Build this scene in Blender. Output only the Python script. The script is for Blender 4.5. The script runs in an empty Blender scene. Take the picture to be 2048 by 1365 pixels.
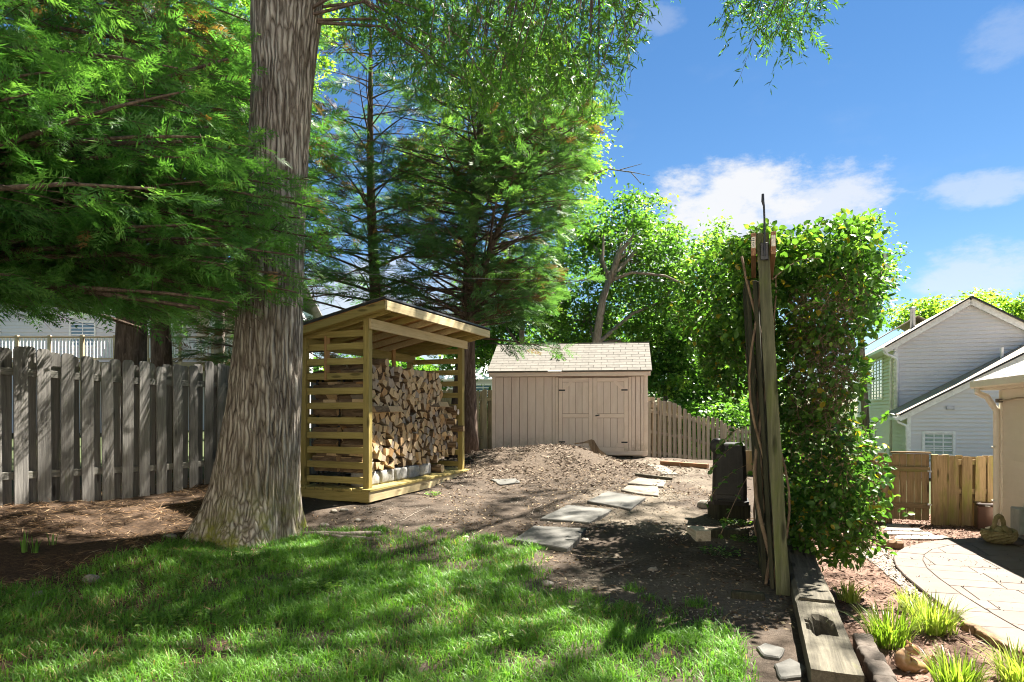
import bpy, bmesh, math, random
import numpy as np
from mathutils import Vector, Matrix, Euler

random.seed(7)
rng = np.random.default_rng(7)
sc = bpy.context.scene
C = sc.collection

# ------------------------------------------------------------------ camera, sky, sun, exposure
F = 1300.0          # focal length in photograph pixels
CX, HY = 1024.0, 820.0
CAMZ = 1.5
cam = bpy.data.cameras.new('camera')
cam.sensor_width = 36.0
cam.lens = 36.0 * F / 2048.0
cam.shift_y = (HY - 682.5) / 2048.0
cam.clip_start = 0.05
cam.clip_end = 2000.0
camo = bpy.data.objects.new('camera', cam)
C.objects.link(camo)
camo.location = (0, 0, CAMZ)
camo.rotation_euler = (math.radians(90), 0, 0)
sc.camera = camo

SUN = Vector((1.32, 1.20, 2.74)).normalized()
SUN_EL = math.asin(SUN.z)
SUN_AZ = math.atan2(SUN.x, SUN.y)

world = bpy.data.worlds.new('World')
sc.world = world
world.use_nodes = True


def build_world():
    nt = world.node_tree
    nt.nodes.clear()
    n = nt.nodes.new
    L = nt.links.new
    out = n('ShaderNodeOutputWorld')
    bg = n('ShaderNodeBackground')
    bg.inputs[1].default_value = 0.055
    sky = n('ShaderNodeTexSky')
    sky.sky_type = 'NISHITA'
    sky.sun_disc = False
    sky.sun_elevation = SUN_EL
    sky.sun_rotation = SUN_AZ
    sky.altitude = 50
    sky.air_density = .9
    sky.dust_density = 0.0
    sky.ozone_density = 1.0
    tc = n('ShaderNodeTexCoord')
    sep = n('ShaderNodeSeparateXYZ')
    L(tc.outputs['Generated'], sep.inputs[0])

    def m(op, a, b=None, c=None):
        k = n('ShaderNodeMath')
        k.operation = op
        for i, v in enumerate((a, b, c)):
            if v is None:
                continue
            if isinstance(v, (int, float)):
                k.inputs[i].default_value = v
            else:
                L(v, k.inputs[i])
        return k.outputs[0]
    az = m('ARCTAN2', sep.outputs[0], sep.outputs[1])
    el = m('ARCSINE', sep.outputs[2])
    com = n('ShaderNodeCombineXYZ')
    L(m('MULTIPLY', az, 1.0), com.inputs[0])
    L(m('MULTIPLY', el, 1.9), com.inputs[1])

    def noise(scale, detail, rough, off=0.0):
        k = n('ShaderNodeTexNoise')
        k.inputs['Scale'].default_value = scale
        k.inputs['Detail'].default_value = detail
        k.inputs['Roughness'].default_value = rough
        mp = n('ShaderNodeMapping')
        mp.inputs['Location'].default_value = (off, off * .7, 0)
        L(com.outputs[0], mp.inputs[0])
        L(mp.outputs[0], k.inputs['Vector'])
        return k.outputs['Fac']
    puff = noise(11.0, 8, .62, 3.1)
    wisp = noise(5.0, 7, .6, 9.0)
    fine = noise(34.0, 9, .68, 1.7)
    total = None
    # individual clouds: azimuth, elevation, half width, half height (degrees), density
    clouds = [(19.0, 16.6, 8.8, 4.4, 1.0), (25.5, 16.0, 6.0, 3.4, .8), (13.0, 13.5, 6, 3.5, .8), (36.0, 9.3, 5.0, 3.0, .55),
              (46.0, 7.0, 6, 3, .5), (35.2, 15.4, 4.6, 1.5, .45), (12.2, 30.5, 3.0, 1.3, .18),
              (37.5, 24.5, 3.5, 2.0, .18), (-12, 8, 14, 6, .7), (-38, 14, 12, 6, .7), (75, 16, 14, 6, .7),
              (120, 20, 16, 7, .7), (-90, 22, 16, 7, .7), (170, 16, 18, 6, .7), (-140, 24, 14, 7, .6), (95, 38, 12, 6, .5),
              (150, 44, 14, 6, .7), (-60, 42, 13, 6, .7), (-115, 48, 15, 7, .7), (55, 8, 9, 4, .7), (-165, 9, 14, 5, .7), (-75, 8, 13, 5, .7), (100, 10, 12, 4, .7), (140, 8, 12, 4, .7), (-120, 10, 12, 5, .7), (0, 58, 15, 6, .6), (-170, 62, 22, 7, .7)]  # this row: clouds out of view, added for more fill light
    for a, e, ra, re, dn in clouds:
        dx = m('DIVIDE', m('SUBTRACT', az, math.radians(a)), math.radians(ra))
        dy = m('DIVIDE', m('SUBTRACT', el, math.radians(e)), math.radians(re))
        d2 = m('ADD', m('MULTIPLY', dx, dx), m('MULTIPLY', dy, dy))
        v = m('ADD', m('SUBTRACT', 1.0, d2), m('MULTIPLY', m('SUBTRACT', puff, .5), 2.6))
        v = m('ADD', v, m('MULTIPLY', m('SUBTRACT', fine, .5), 1.1))
        s = n('ShaderNodeMapRange')
        s.interpolation_type = 'SMOOTHSTEP'
        s.inputs['From Min'].default_value = .05
        s.inputs['From Max'].default_value = 1.0
        s.inputs['To Max'].default_value = dn
        L(v, s.inputs['Value'])
        total = s.outputs[0] if total is None else m('MAXIMUM', total, s.outputs[0])
    s = n('ShaderNodeMapRange')
    s.interpolation_type = 'SMOOTHSTEP'
    s.inputs['From Min'].default_value = .55
    s.inputs['From Max'].default_value = .85
    s.inputs['To Max'].default_value = .10
    L(wisp, s.inputs['Value'])
    total = m('MAXIMUM', total, s.outputs[0])
    mix = n('ShaderNodeMix')
    mix.data_type = 'RGBA'
    L(total, mix.inputs['Factor'])
    hs = n('ShaderNodeHueSaturation')
    hs.inputs['Saturation'].default_value = SKY_SAT
    hs.inputs['Value'].default_value = SKY_VAL
    L(sky.outputs[0], hs.inputs['Color'])
    L(hs.outputs[0], mix.inputs['A'])
    mix.inputs['B'].default_value = CLOUD
    L(mix.outputs['Result'], bg.inputs[0])
    L(bg.outputs[0], out.inputs[0])


SKY_SAT = 1.25
SKY_VAL = .385
CLOUD = (2.35, 2.4, 2.5, 1)
build_world()

sl = bpy.data.lights.new('sun', 'SUN')
sl.energy = 5.0
sl.angle = math.radians(0.53)
sl.color = (1.0, .94, .84)
slo = bpy.data.objects.new('sun', sl)
C.objects.link(slo)
slo.rotation_euler = SUN.to_track_quat('Z', 'Y').to_euler()
slo.location = (20, 20, 30)

vs = sc.view_settings
vs.view_transform = 'Standard'
vs.look = 'None'
vs.exposure = 2.85
vs.gamma = 1.0
vs.use_curve_mapping = False
cy = sc.cycles
cy.max_bounces = 9
cy.diffuse_bounces = 7
cy.glossy_bounces = 2
cy.transmission_bounces = 6
cy.transparent_max_bounces = 6
cy.caustics_reflective = False
cy.caustics_refractive = False
cy.use_denoising = True
cy.filter_width = 1.05

# ------------------------------------------------------------------ numeric helpers
U = np.array((.35, .937))
U = U / np.linalg.norm(U)            # the direction the plots run in, away from the camera
V = np.array((U[1], -U[0]))          # across, to the right
ROT_U = math.atan2(U[1], U[0])


def hash3(ix, iy, iz):
    h = (ix.astype(np.int64) * 374761393 + iy.astype(np.int64) * 668265263 + iz.astype(np.int64) * 2246822519) & 0xffffffff
    h = ((h ^ (h >> 13)) * 1274126177) & 0xffffffff
    h = ((h ^ (h >> 16)) * 2654435761) & 0xffffffff
    return (h ^ (h >> 15)).astype(np.float64) / 4294967295.0


def vnoise(x, y, z=0.0):
    x = np.asarray(x, float)
    y = np.asarray(y, float) + 0 * x
    z = np.asarray(z, float) + 0 * x
    ix, iy, iz = np.floor(x), np.floor(y), np.floor(z)
    fx, fy, fz = x - ix, y - iy, z - iz
    fx, fy, fz = [f * f * (3 - 2 * f) for f in (fx, fy, fz)]
    r = 0
    for a in (0, 1):
        for b in (0, 1):
            for c in (0, 1):
                w = (fx if a else 1 - fx) * (fy if b else 1 - fy) * (fz if c else 1 - fz)
                r = r + w * hash3(ix + a, iy + b, iz + c)
    return r


def fbm(x, y, z=0.0, o=4):
    r, a, t = 0, .5, 0
    for i in range(o):
        k = 2.03 ** i
        r = r + a * vnoise(np.asarray(x) * k + 17 * i, np.asarray(y) * k + 5 * i, np.asarray(z) * k)
        t += a
        a *= .5
    return r / t


def sstep(a, b, x):
    t = np.clip((x - a) / (b - a), 0, 1)
    return t * t * (3 - 2 * t)


def pt(px, py, d):
    return Vector(((px - CX) / F * d, d, CAMZ - (py - HY) / F * d))


# ------------------------------------------------------------------ terrain height
CTRL = np.array([
    (0, 3.5, 0), (-2, 4, 0), (1.5, 4.5, 0), (1.8, 3.2, .0), (-3, 5, .03), (0, 1, 0), (-3, 1, 0), (2, 1, 0), (-1, 6, .02),
    (-2.9, 7.1, .04), (-1.6, 7.4, .1), (-5.7, 7.4, .42), (-4.5, 10, .385), (-6.5, 5.5, .38), (-4, 6.5, .16), (-4.4, 8.2, .3),
    (-3.8, 5.4, .06), (-5.2, 6.0, .26),
    (-1.94, 8.8, .24), (-.85, 11.7, .27), (-3, 9.3, .3), (-2, 12, .36), (-.4, 9.4, .2), (.4, 7, .05), (.78, 8.05, .14), (1.46, 9, .2),
    (1.9, 9.85, .24), (2.2, 10.7, .27), (2.9, 12.5, .3), (2.2, 5.3, 0), (2.5, 6.5, .03), (2.7, 8, .09), (3.3, 10, .2),
    (3.3, 15.2, .34), (-.5, 16.3, .45), (1.5, 16.5, .42), (4.2, 18.6, .12), (6, 20.2, -.35), (7.4, 21, -.7), (8.5, 25, -.95), (0, 22, .3), (-10, 15, .5), (-10, 25, .7),
    (-10, 6, .5), (-14, 10, .6), (3.6, 13, .3), (4.5, 15.5, .22), (10, 35, -1.1), (-5, 40, 0), (-30, 40, .6), (-40, 5, .6), (20, 50, -1.4), (0, 90, -.5), (-10, -10, 0), (3, -10, 0)])
TP = (2.20, 5.27)     # foot of the trellis post; the timber retaining wall runs through it along U


def side(x, y):
    return (x - TP[0]) * V[0] + (y - TP[1]) * V[1]


def low_z(x, y):
    return np.clip(-.20 - (y - 4.5) * .04, -1.2, -.02)


def hgt(x, y, micro=True):
    x = np.asarray(x, float)
    y = np.asarray(y, float) + 0 * x
    x = x + 0 * y
    num = np.zeros(x.shape)
    den = np.zeros(x.shape)
    for cx, cy_, cz in CTRL:
        d2 = (x - cx) ** 2 + (y - cy_) ** 2
        w = 1.0 / (d2 + .25) ** 1.8
        num += w * cz
        den += w
    z = num / den
    # the mulch mound with the stump on it
    z = z + .43 * np.exp(-(((x - 1.15) / 1.0) ** 2 + ((y - 12.9) / 1.4) ** 2)) + .34 * np.exp(-(((x + .35) / 1.1) ** 2 + ((y - 13.3) / 1.3) ** 2))
    z = z + .10 * np.exp(-(((x - .2) / 1.6) ** 2 + ((y - 11.6) / 1.2) ** 2))
    q = side(x, y)
    wid = .06 + np.clip(y - 8.5, 0, 40) * .35
    t = sstep(.10, .10 + wid, q)
    z = z * (1 - t) + low_z(x, y) * t
    if micro:
        near = np.exp(-((x / 14) ** 2 + ((y - 8) / 14) ** 2))
        z = z + near * (fbm(x * 1.7, y * 1.7, 0, 4) - .5) * .05 + near * (fbm(x * 9, y * 9, 3, 3) - .5) * .018
    return z


def hz(x, y):
    return float(hgt(np.array([x]), np.array([y]))[0])


def G(px, py, lo=2.2, hi=60.0):
    """the point of the ground seen at a pixel of the photograph"""
    d = np.arange(lo, hi, .02)
    X = (px - CX) / F * d
    Z = CAMZ - (py - HY) / F * d
    h = hgt(X, d)
    k = np.argmax(Z <= h)
    return Vector((X[k], d[k], h[k]))


def in_poly(x, y, poly):
    r = np.zeros(x.shape, bool)
    n = len(poly)
    for i in range(n):
        x1, y1 = poly[i]
        x2, y2 = poly[(i + 1) % n]
        c = ((y1 > y) != (y2 > y)) & (x < (x2 - x1) * (y - y1) / (y2 - y1 + 1e-12) + x1)
        r ^= c
    return r


# ------------------------------------------------------------------ objects and meshes
def tag(o, label=None, cat=None, group=None, kind=None):
    for k, v in (('label', label), ('category', cat), ('group', group), ('kind', kind)):
        if v:
            o[k] = v
    return o


def thing(name, label, cat, loc=(0, 0, 0), rotz=0.0, group=None):
    o = bpy.data.objects.new(name, None)
    o.empty_display_size = .1
    C.objects.link(o)
    o.location = loc
    o.rotation_euler = (0, 0, rotz)
    return tag(o, label, cat, group)


def link(name, me, parent=None, loc=(0, 0, 0), rot=(0, 0, 0)):
    o = bpy.data.objects.new(name, me)
    C.objects.link(o)
    o.parent = parent
    o.location = loc
    o.rotation_euler = rot
    return o


def np_mesh(name, V_, F_, mats, tint=None, smooth=False, matidx=None):
    V_ = np.asarray(V_, np.float32)
    F_ = np.asarray(F_, np.int32)
    k = F_.shape[1]
    me = bpy.data.meshes.new(name)
    me.vertices.add(len(V_))
    me.vertices.foreach_set('co', V_.ravel())
    me.loops.add(F_.size)
    me.loops.foreach_set('vertex_index', F_.ravel())
    me.polygons.add(len(F_))
    me.polygons.foreach_set('loop_start', np.arange(0, F_.size, k, dtype=np.int32))
    me.polygons.foreach_set('loop_total', np.full(len(F_), k, np.int32))
    if smooth:
        me.polygons.foreach_set('use_smooth', np.ones(len(F_), bool))
    for m_ in (mats if isinstance(mats, (list, tuple)) else [mats]):
        me.materials.append(m_)
    if matidx is not None:
        me.polygons.foreach_set('material_index', np.asarray(matidx, np.int32))
    if tint is not None:
        a = me.attributes.new('tint', 'FLOAT', 'POINT')
        a.data.foreach_set('value', np.asarray(tint, np.float32))
    me.update(calc_edges=True)
    return me


class MB:
    """collects boxes, tubes and prisms into one mesh"""
    def __init__(s):
        s.v, s.f = [], []

    def add(s, vs_, fs_):
        b = len(s.v)
        s.v += [tuple(v) for v in vs_]
        s.f += [tuple(i + b for i in f) for f in fs_]

    def box(s, c, size, mat=None, ch=0.0):
        x, y, z = [k / 2 for k in size]
        if ch <= 0:
            vs_ = [(-x, -y, -z), (x, -y, -z), (x, y, -z), (-x, y, -z), (-x, -y, z), (x, -y, z), (x, y, z), (-x, y, z)]
            fs_ = [(0, 3, 2, 1), (4, 5, 6, 7), (0, 1, 5, 4), (1, 2, 6, 5), (2, 3, 7, 6), (3, 0, 4, 7)]
        else:
            bm = bmesh.new()
            bmesh.ops.create_cube(bm, size=1)
            for v in bm.verts:
                v.co = (v.co.x * 2 * x, v.co.y * 2 * y, v.co.z * 2 * z)
            bmesh.ops.bevel(bm, geom=bm.edges[:], offset=ch, segments=1, affect='EDGES', clamp_overlap=True)
            vs_ = [v.co.copy() for v in bm.verts]
            fs_ = [[v.index for v in f.verts] for f in bm.faces]
            bm.free()
        M = mat or Matrix.Identity(3)
        c = Vector(c)
        s.add([M @ Vector(v) + c for v in vs_], fs_)
        return s

    def bar(s, a, b, w, h, up=(0, 0, 1), ch=0.0):
        a, b = Vector(a), Vector(b)
        d = b - a
        x = d.normalized()
        y = Vector(up).cross(x).normalized()
        z = x.cross(y)
        s.box((a + b) / 2, (d.length, w, h), Matrix((x, y, z)).transposed(), ch)
        return s

    def tube(s, pts, rad, n=6, cap=True):
        pts = [Vector(p) for p in pts]
        if isinstance(rad, (int, float)):
            rad = [rad] * len(pts)
        b = len(s.v)
        ref = None
        for i, p in enumerate(pts):
            t = (pts[min(i + 1, len(pts) - 1)] - pts[max(i - 1, 0)])
            if t.length < 1e-9:
                t = Vector((0, 0, 1))
            t.normalize()
            if ref is None:
                ref = t.orthogonal().normalized()
            else:
                ref = (ref - t * ref.dot(t))
                ref = ref.normalized() if ref.length > 1e-6 else t.orthogonal().normalized()
            bi = t.cross(ref)
            for k in range(n):
                a = 2 * math.pi * k / n
                s.v.append(tuple(p + (ref * math.cos(a) + bi * math.sin(a)) * rad[i]))
        for i in range(len(pts) - 1):
            for k in range(n):
                k2 = (k + 1) % n
                s.f.append((b + i * n + k, b + i * n + k2, b + (i + 1) * n + k2, b + (i + 1) * n + k))
        if cap:
            s.f.append(tuple(b + k for k in range(n - 1, -1, -1)))
            e = b + (len(pts) - 1) * n
            s.f.append(tuple(e + k for k in range(n)))
        return s

    def prism(s, poly, axis_a, axis_b, axis_n, o, t):
        """poly in (a, b) coordinates extruded by t along n"""
        A, B, N_, O = Vector(axis_a), Vector(axis_b), Vector(axis_n), Vector(o)
        n = len(poly)
        vs_ = [O + A * p[0] + B * p[1] for p in poly] + [O + A * p[0] + B * p[1] + N_ * t for p in poly]
        fs_ = [tuple(range(n - 1, -1, -1)), tuple(range(n, 2 * n))] + [(i, (i + 1) % n, n + (i + 1) % n, n + i) for i in range(n)]
        s.add(vs_, fs_)
        return s

    def lathe(s, prof, n=24, c=(0, 0, 0), cap=True):
        b = len(s.v)
        for r, z in prof:
            for k in range(n):
                a = 2 * math.pi * k / n
                s.v.append((c[0] + r * math.cos(a), c[1] + r * math.sin(a), c[2] + z))
        for i in range(len(prof) - 1):
            for k in range(n):
                k2 = (k + 1) % n
                s.f.append((b + i * n + k, b + i * n + k2, b + (i + 1) * n + k2, b + (i + 1) * n + k))
        if cap:
            s.f.append(tuple(b + k for k in range(n - 1, -1, -1)))
            e = b + (len(prof) - 1) * n
            s.f.append(tuple(e + k for k in range(n)))
        return s

    def mesh(s, name, mats, smooth=False):
        me = bpy.data.meshes.new(name)
        me.from_pydata(s.v, [], s.f)
        for m_ in (mats if isinstance(mats, (list, tuple)) else [mats]):
            me.materials.append(m_)
        if smooth:
            for p in me.polygons:
                p.use_smooth = True
        me.update()
        return me

    def build(s, name, mats, parent=None, loc=(0, 0, 0), rot=(0, 0, 0), smooth=False):
        return link(name, s.mesh(name, mats, smooth), parent, loc, rot)


_boards = {}


def board(name, size, mat, parent, loc, rot=(0, 0, 0), ch=.004):
    """a plank with eased edges; alike planks share their mesh"""
    key = (tuple(round(k, 4) for k in size), mat.name)
    if key not in _boards:
        _boards[key] = MB().box((0, 0, 0), size, None, min(ch, min(size) * .3)).mesh(name, mat)
    return link(name, _boards[key], parent, loc, rot)


# ------------------------------------------------------------------ materials
def new_mat(name):
    m_ = bpy.data.materials.new(name)
    m_.use_nodes = True
    nt = m_.node_tree
    nt.nodes.clear()
    out = nt.nodes.new('ShaderNodeOutputMaterial')
    return m_, nt, out


class NT:
    def __init__(s, nt):
        s.nt = nt

    def n(s, kind, **kw):
        k = s.nt.nodes.new(kind)
        for a, b in kw.items():
            setattr(k, a, b)
        return k

    def set(s, sock, v):
        if isinstance(v, bpy.types.NodeSocket):
            s.nt.links.new(v, sock)
        elif isinstance(v, (tuple, list)) and len(v) == 3 and sock.type == 'RGBA':
            sock.default_value = (*v, 1)
        else:
            sock.default_value = v

    def math(s, op, a, b=0.0, clamp=False):
        k = s.n('ShaderNodeMath', operation=op, use_clamp=clamp)
        s.set(k.inputs[0], a)
        s.set(k.inputs[1], b)
        return k.outputs[0]

    def mix(s, f, a, b, mode='MIX'):
        k = s.n('ShaderNodeMix', data_type='RGBA', blend_type=mode)
        s.set(k.inputs['Factor'], f)
        s.set(k.inputs['A'], a)
        s.set(k.inputs['B'], b)
        return k.outputs['Result']

    def coord(s, kind='Object', scale=(1, 1, 1), rnd=True):
        tc = s.n('ShaderNodeTexCoord')
        mp = s.n('ShaderNodeMapping')
        mp.inputs['Scale'].default_value = scale
        s.nt.links.new(tc.outputs[kind], mp.inputs[0])
        if not rnd:
            return mp.outputs[0]
        oi = s.n('ShaderNodeObjectInfo')
        k = s.n('ShaderNodeVectorMath', operation='ADD')
        s.nt.links.new(mp.outputs[0], k.inputs[0])
        s.nt.links.new(s.math('MULTIPLY', oi.outputs['Random'], 91.0), k.inputs[1])
        return k.outputs[0]

    def noise(s, vec, scale, detail=5, rough=.6, dist=0.0):
        k = s.n('ShaderNodeTexNoise')
        s.set(k.inputs['Vector'], vec)
        k.inputs['Scale'].default_value = scale
        k.inputs['Detail'].default_value = detail
        k.inputs['Roughness'].default_value = rough
        k.inputs['Distortion'].default_value = dist
        return k.outputs['Fac']

    def ramp(s, f, stops):
        k = s.n('ShaderNodeValToRGB')
        s.set(k.inputs[0], f)
        e = k.color_ramp.elements
        while len(e) > 1:
            e.remove(e[-1])
        e[0].position = stops[0][0]
        e[0].color = (*stops[0][1], 1)
        for p, c in stops[1:]:
            x = e.new(p)
            x.color = (*c, 1)
        return k.outputs[0]

    def rng(s, f, a, b, c=0.0, d=1.0):
        k = s.n('ShaderNodeMapRange')
        s.set(k.inputs['Value'], f)
        for nm, v in (('From Min', a), ('From Max', b), ('To Min', c), ('To Max', d)):
            k.inputs[nm].default_value = v
        return k.outputs[0]

    def bump(s, h, strength, dist=.02):
        k = s.n('ShaderNodeBump')
        k.inputs['Strength'].default_value = strength
        k.inputs['Distance'].default_value = dist
        s.set(k.inputs['Height'], h)
        return k.outputs[0]

    def bsdf(s, out, color, rough=.8, bump=None, spec=.3, metal=0.0):
        p = s.n('ShaderNodeBsdfPrincipled')
        s.set(p.inputs['Base Color'], color)
        s.set(p.inputs['Roughness'], rough)
        p.inputs['Specular IOR Level'].default_value = spec
        p.inputs['Metallic'].default_value = metal
        if bump is not None:
            s.nt.links.new(bump, p.inputs['Normal'])
        s.nt.links.new(p.outputs[0], out.inputs[0])
        return p

    def random(s):
        return s.n('ShaderNodeObjectInfo').outputs['Random']

    def attr(s, name, out='Fac'):
        k = s.n('ShaderNodeAttribute', attribute_name=name)
        return k.outputs[out]


def m_wood(name, dark, mid, light, axis='z', moss=None, moss_amt=0.0, rough=.8, grain=1.0, knots=True, var=.25, bump=.35):
    m_, nt, out = new_mat(name)
    t = NT(nt)
    sc_ = {'x': (.7, 14, 14), 'y': (14, .7, 14), 'z': (14, 14, .7)}[axis]
    sc2 = {'x': (.5, 2.2, 2.2), 'y': (2.2, .5, 2.2), 'z': (2.2, 2.2, .5)}[axis]
    g = t.noise(t.coord(scale=sc_), 2.6 * grain, 8, .7, .6)
    fine = t.noise(t.coord(scale=tuple(k * 3 for k in sc_)), 3.0 * grain, 4, .7)
    f = t.math('ADD', t.math('MULTIPLY', g, .75), t.math('MULTIPLY', fine, .25))
    col = t.ramp(f, [(.28, dark), (.5, mid), (.72, light)])
    big = t.noise(t.coord(scale=sc2), 1.3, 4, .6)
    col = t.mix(t.rng(big, .35, .75, 0, .5), col, tuple(k * .62 for k in mid))
    if knots:
        vo = t.n('ShaderNodeTexVoronoi')
        ks = {'x': (1.6, 7, 7), 'y': (7, 1.6, 7), 'z': (7, 7, 1.6)}[axis]
        t.set(vo.inputs['Vector'], t.coord(scale=ks))
        vo.inputs['Scale'].default_value = 1.0
        col = t.mix(t.rng(vo.outputs['Distance'], .10, .17, .75, 0), col, tuple(k * .45 for k in dark))
    rv = t.rng(t.random(), 0, 1, 1 - var, 1 + var)
    hsv = t.n('ShaderNodeHueSaturation')
    t.set(hsv.inputs['Color'], col)
    t.set(hsv.inputs['Value'], rv)
    col = hsv.outputs[0]
    if moss:
        mn = t.noise(t.coord(scale=sc2), 2.4, 6, .65)
        lo = .72 - .5 * moss_amt
        col = t.mix(t.rng(mn, lo, lo + .2, 0, .85), col, moss)
    t.bsdf(out, col, rough, t.bump(f, bump, .01), .2)
    return m_


def m_mottle(name, stops, scale=6.0, rough=.85, bump=.3, bdist=.01, spec=.25, var=0.0, metal=0.0, stretch=(1, 1, 1), fine=40.0, coord='Object'):
    m_, nt, out = new_mat(name)
    t = NT(nt)
    v = t.coord(coord, stretch)
    a = t.noise(v, scale, 7, .62)
    b = t.noise(v, fine, 4, .7)
    f = t.math('ADD', t.math('MULTIPLY', a, .7), t.math('MULTIPLY', b, .3))
    col = t.ramp(f, stops)
    if var:
        hsv = t.n('ShaderNodeHueSaturation')
        t.set(hsv.inputs['Color'], col)
        t.set(hsv.inputs['Value'], t.rng(t.random(), 0, 1, 1 - var, 1 + var))
        col = hsv.outputs[0]
    t.bsdf(out, col, rough, t.bump(f, bump, bdist) if bump else None, spec, metal)
    return m_


def m_leaf(name, stops, transl=.4, rough=.5, spec=.3, tcol=(1.22, 1.36, .6)):
    """leaf: colour from each leaf's own tint, light comes through it"""
    m_, nt, out = new_mat(name)
    t = NT(nt)
    col = t.ramp(t.attr('tint'), stops)
    p = t.n('ShaderNodeBsdfPrincipled')
    t.set(p.inputs['Base Color'], col)
    p.inputs['Roughness'].default_value = rough
    p.inputs['Specular IOR Level'].default_value = spec
    tr = t.n('ShaderNodeBsdfTranslucent')
    t.set(tr.inputs['Color'], t.mix(1.0, col, tcol, 'MULTIPLY'))
    mx = t.n('ShaderNodeMixShader')
    mx.inputs[0].default_value = transl
    nt.links.new(p.outputs[0], mx.inputs[1])
    nt.links.new(tr.outputs[0], mx.inputs[2])
    nt.links.new(mx.outputs[0], out.inputs[0])
    return m_


def m_flat(name, col, rough=.6, spec=.3, metal=0.0):
    m_, nt, out = new_mat(name)
    t = NT(nt)
    f = t.noise(t.coord(), 9, 5, .6)
    c = t.mix(t.rng(f, .3, .7), tuple(k * .82 for k in col), tuple(min(1, k * 1.12) for k in col))
    t.bsdf(out, c, rough, None, spec, metal)
    return m_


W_OLD = m_wood('weathered_fence_wood', (.07, .066, .062), (.19, .18, .165), (.33, .315, .285), 'z', (.10, .105, .05), .18, .9, var=.3, bump=.7)
W_OLDX = m_wood('weathered_rail_wood', (.08, .08, .07), (.21, .2, .175), (.34, .325, .28), 'x', (.10, .11, .05), .25, .9, var=.2, bump=.6)
W_TAN = m_wood('tan_fence_wood', (.13, .10, .065), (.30, .25, .18), (.45, .39, .29), 'z', (.16, .17, .06), .25, .85, var=.2, bump=.5)
W_TANX = m_wood('tan_rail_wood', (.13, .10, .065), (.30, .25, .18), (.45, .39, .29), 'x', (.16, .17, .06), .2, .85, var=.2, bump=.5)
W_MOSS = m_wood('mossy_fence_wood', (.09, .065, .03), (.26, .185, .10), (.38, .28, .17), 'z', (.16, .17, .035), .45, .85, var=.2, bump=.5)
W_MOSSX = m_wood('mossy_rail_wood', (.09, .065, .03), (.26, .185, .10), (.38, .28, .17), 'x', (.13, .15, .03), .5, .85, var=.2, bump=.5)
PT = ((.17, .13, .035), (.34, .265, .085), (.47, .375, .15))
W_PT = m_wood('treated_pine_upright', *PT, 'z', None, 0, .7, var=.12, bump=.2)
W_PTX = m_wood('treated_pine_lengthwise', *PT, 'x', None, 0, .7, var=.14, bump=.2)
W_PTY = m_wood('treated_pine_crosswise', *PT, 'y', None, 0, .7, var=.14, bump=.2)
W_PALE = m_wood('pale_pine', (.36, .27, .13), (.56, .45, .25), (.66, .55, .34), 'x', None, 0, .7, var=.08, bump=.2)
W_RED = m_wood('reddish_pine', (.22, .11, .04), (.42, .24, .10), (.52, .33, .16), 'z', None, 0, .7, var=.1, bump=.2)
W_TIMBER = m_wood('old_timber', (.022, .02, .015), (.085, .076, .056), (.155, .142, .108), 'x', (.15, .16, .05), .25, .9, grain=.7, var=.1, bump=.9)
W_POST = m_wood('mossy_post', (.018, .019, .012), (.085, .088, .05), (.20, .195, .125), 'z', (.10, .125, .03), .45, .9, grain=.8, var=.15, bump=.8)
W_DARK = m_wood('dark_old_slats', (.012, .012, .009), (.04, .04, .025), (.09, .085, .05), 'z', (.06, .08, .02), .25, .95, var=.3, bump=.8)
W_CED = m_wood('cedar_beam', (.12, .06, .03), (.26, .14, .075), (.36, .21, .12), 'x', None, 0, .8, var=.1, bump=.4)
METAL_BLACK = m_flat('black_metal', (.015, .016, .02), .45, .5)

# ------------------------------------------------------------------ ground
LAWN = [(-5.2, 4.3), (-3.84, 4.87), (-3.7, 5.5), (-3.54, 6.5), (-3.3, 7.0), (-2.3, 7.3), (-.92, 7.2), (.08, 6.87), (.36, 6.6), (.12, 5.9), (.42, 5.08), (1.0, 4.68),
        (1.66, 4.5), (1.9, 3.9), (1.9, 3.4), (1.6, 1.2), (-5.2, 1.2)]


def axis(lo, hi, step, far0, far1, k=1.12):
    mid = list(np.arange(lo, hi, step))
    a, s_ = [], step
    x = lo
    while x > far0:
        s_ *= k
        x -= s_
        a.append(x)
    b, s_ = [], step
    x = mid[-1]
    while x < far1:
        s_ *= k
        x += s_
        b.append(x)
    return np.array(a[::-1] + mid + b)


def region(x, y):
    """what the ground is made of: pale sand, needle litter, brown bark mulch, wood chips (0..1 each)"""
    n1 = fbm(x * 1.1, y * 1.1, 5, 4) - .5
    n2 = fbm(x * 3.1, y * 3.1, 9, 4) - .5
    q = side(x, y)
    left = sstep(-2.1, -3.0, x + .25 * (y - 7) + n1 * 1.6)
    needles = left * sstep(12, 9.5, y)
    right = sstep(.05, .25, q - np.clip(y - 9, 0, 9) * .3)
    # sunny path of pale trodden soil
    path = np.exp(-((x - (.9 + (y - 5) * .26)) / 1.05) ** 2) * sstep(4.2, 5.0, y) * sstep(18, 14, y)
    sand = np.clip(path * (.55 + n1 * 2.0 + n2 * 1.2) * 1.5, 0, 1)
    sand = np.maximum(sand, np.exp(-(((x - 2.9) / 1.3) ** 2 + ((y - 13.4) / 1.6) ** 2)) * .95)
    chips = np.clip(np.exp(-(((x - .7) / 2.2) ** 2 + ((y - 13.0) / 2.0) ** 2)) * 1.6 + n2 * .5, 0, 1) * (1 - right)
    sand = sand * (1 - right) * (1 - needles)
    return sand, needles, right, chips


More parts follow.
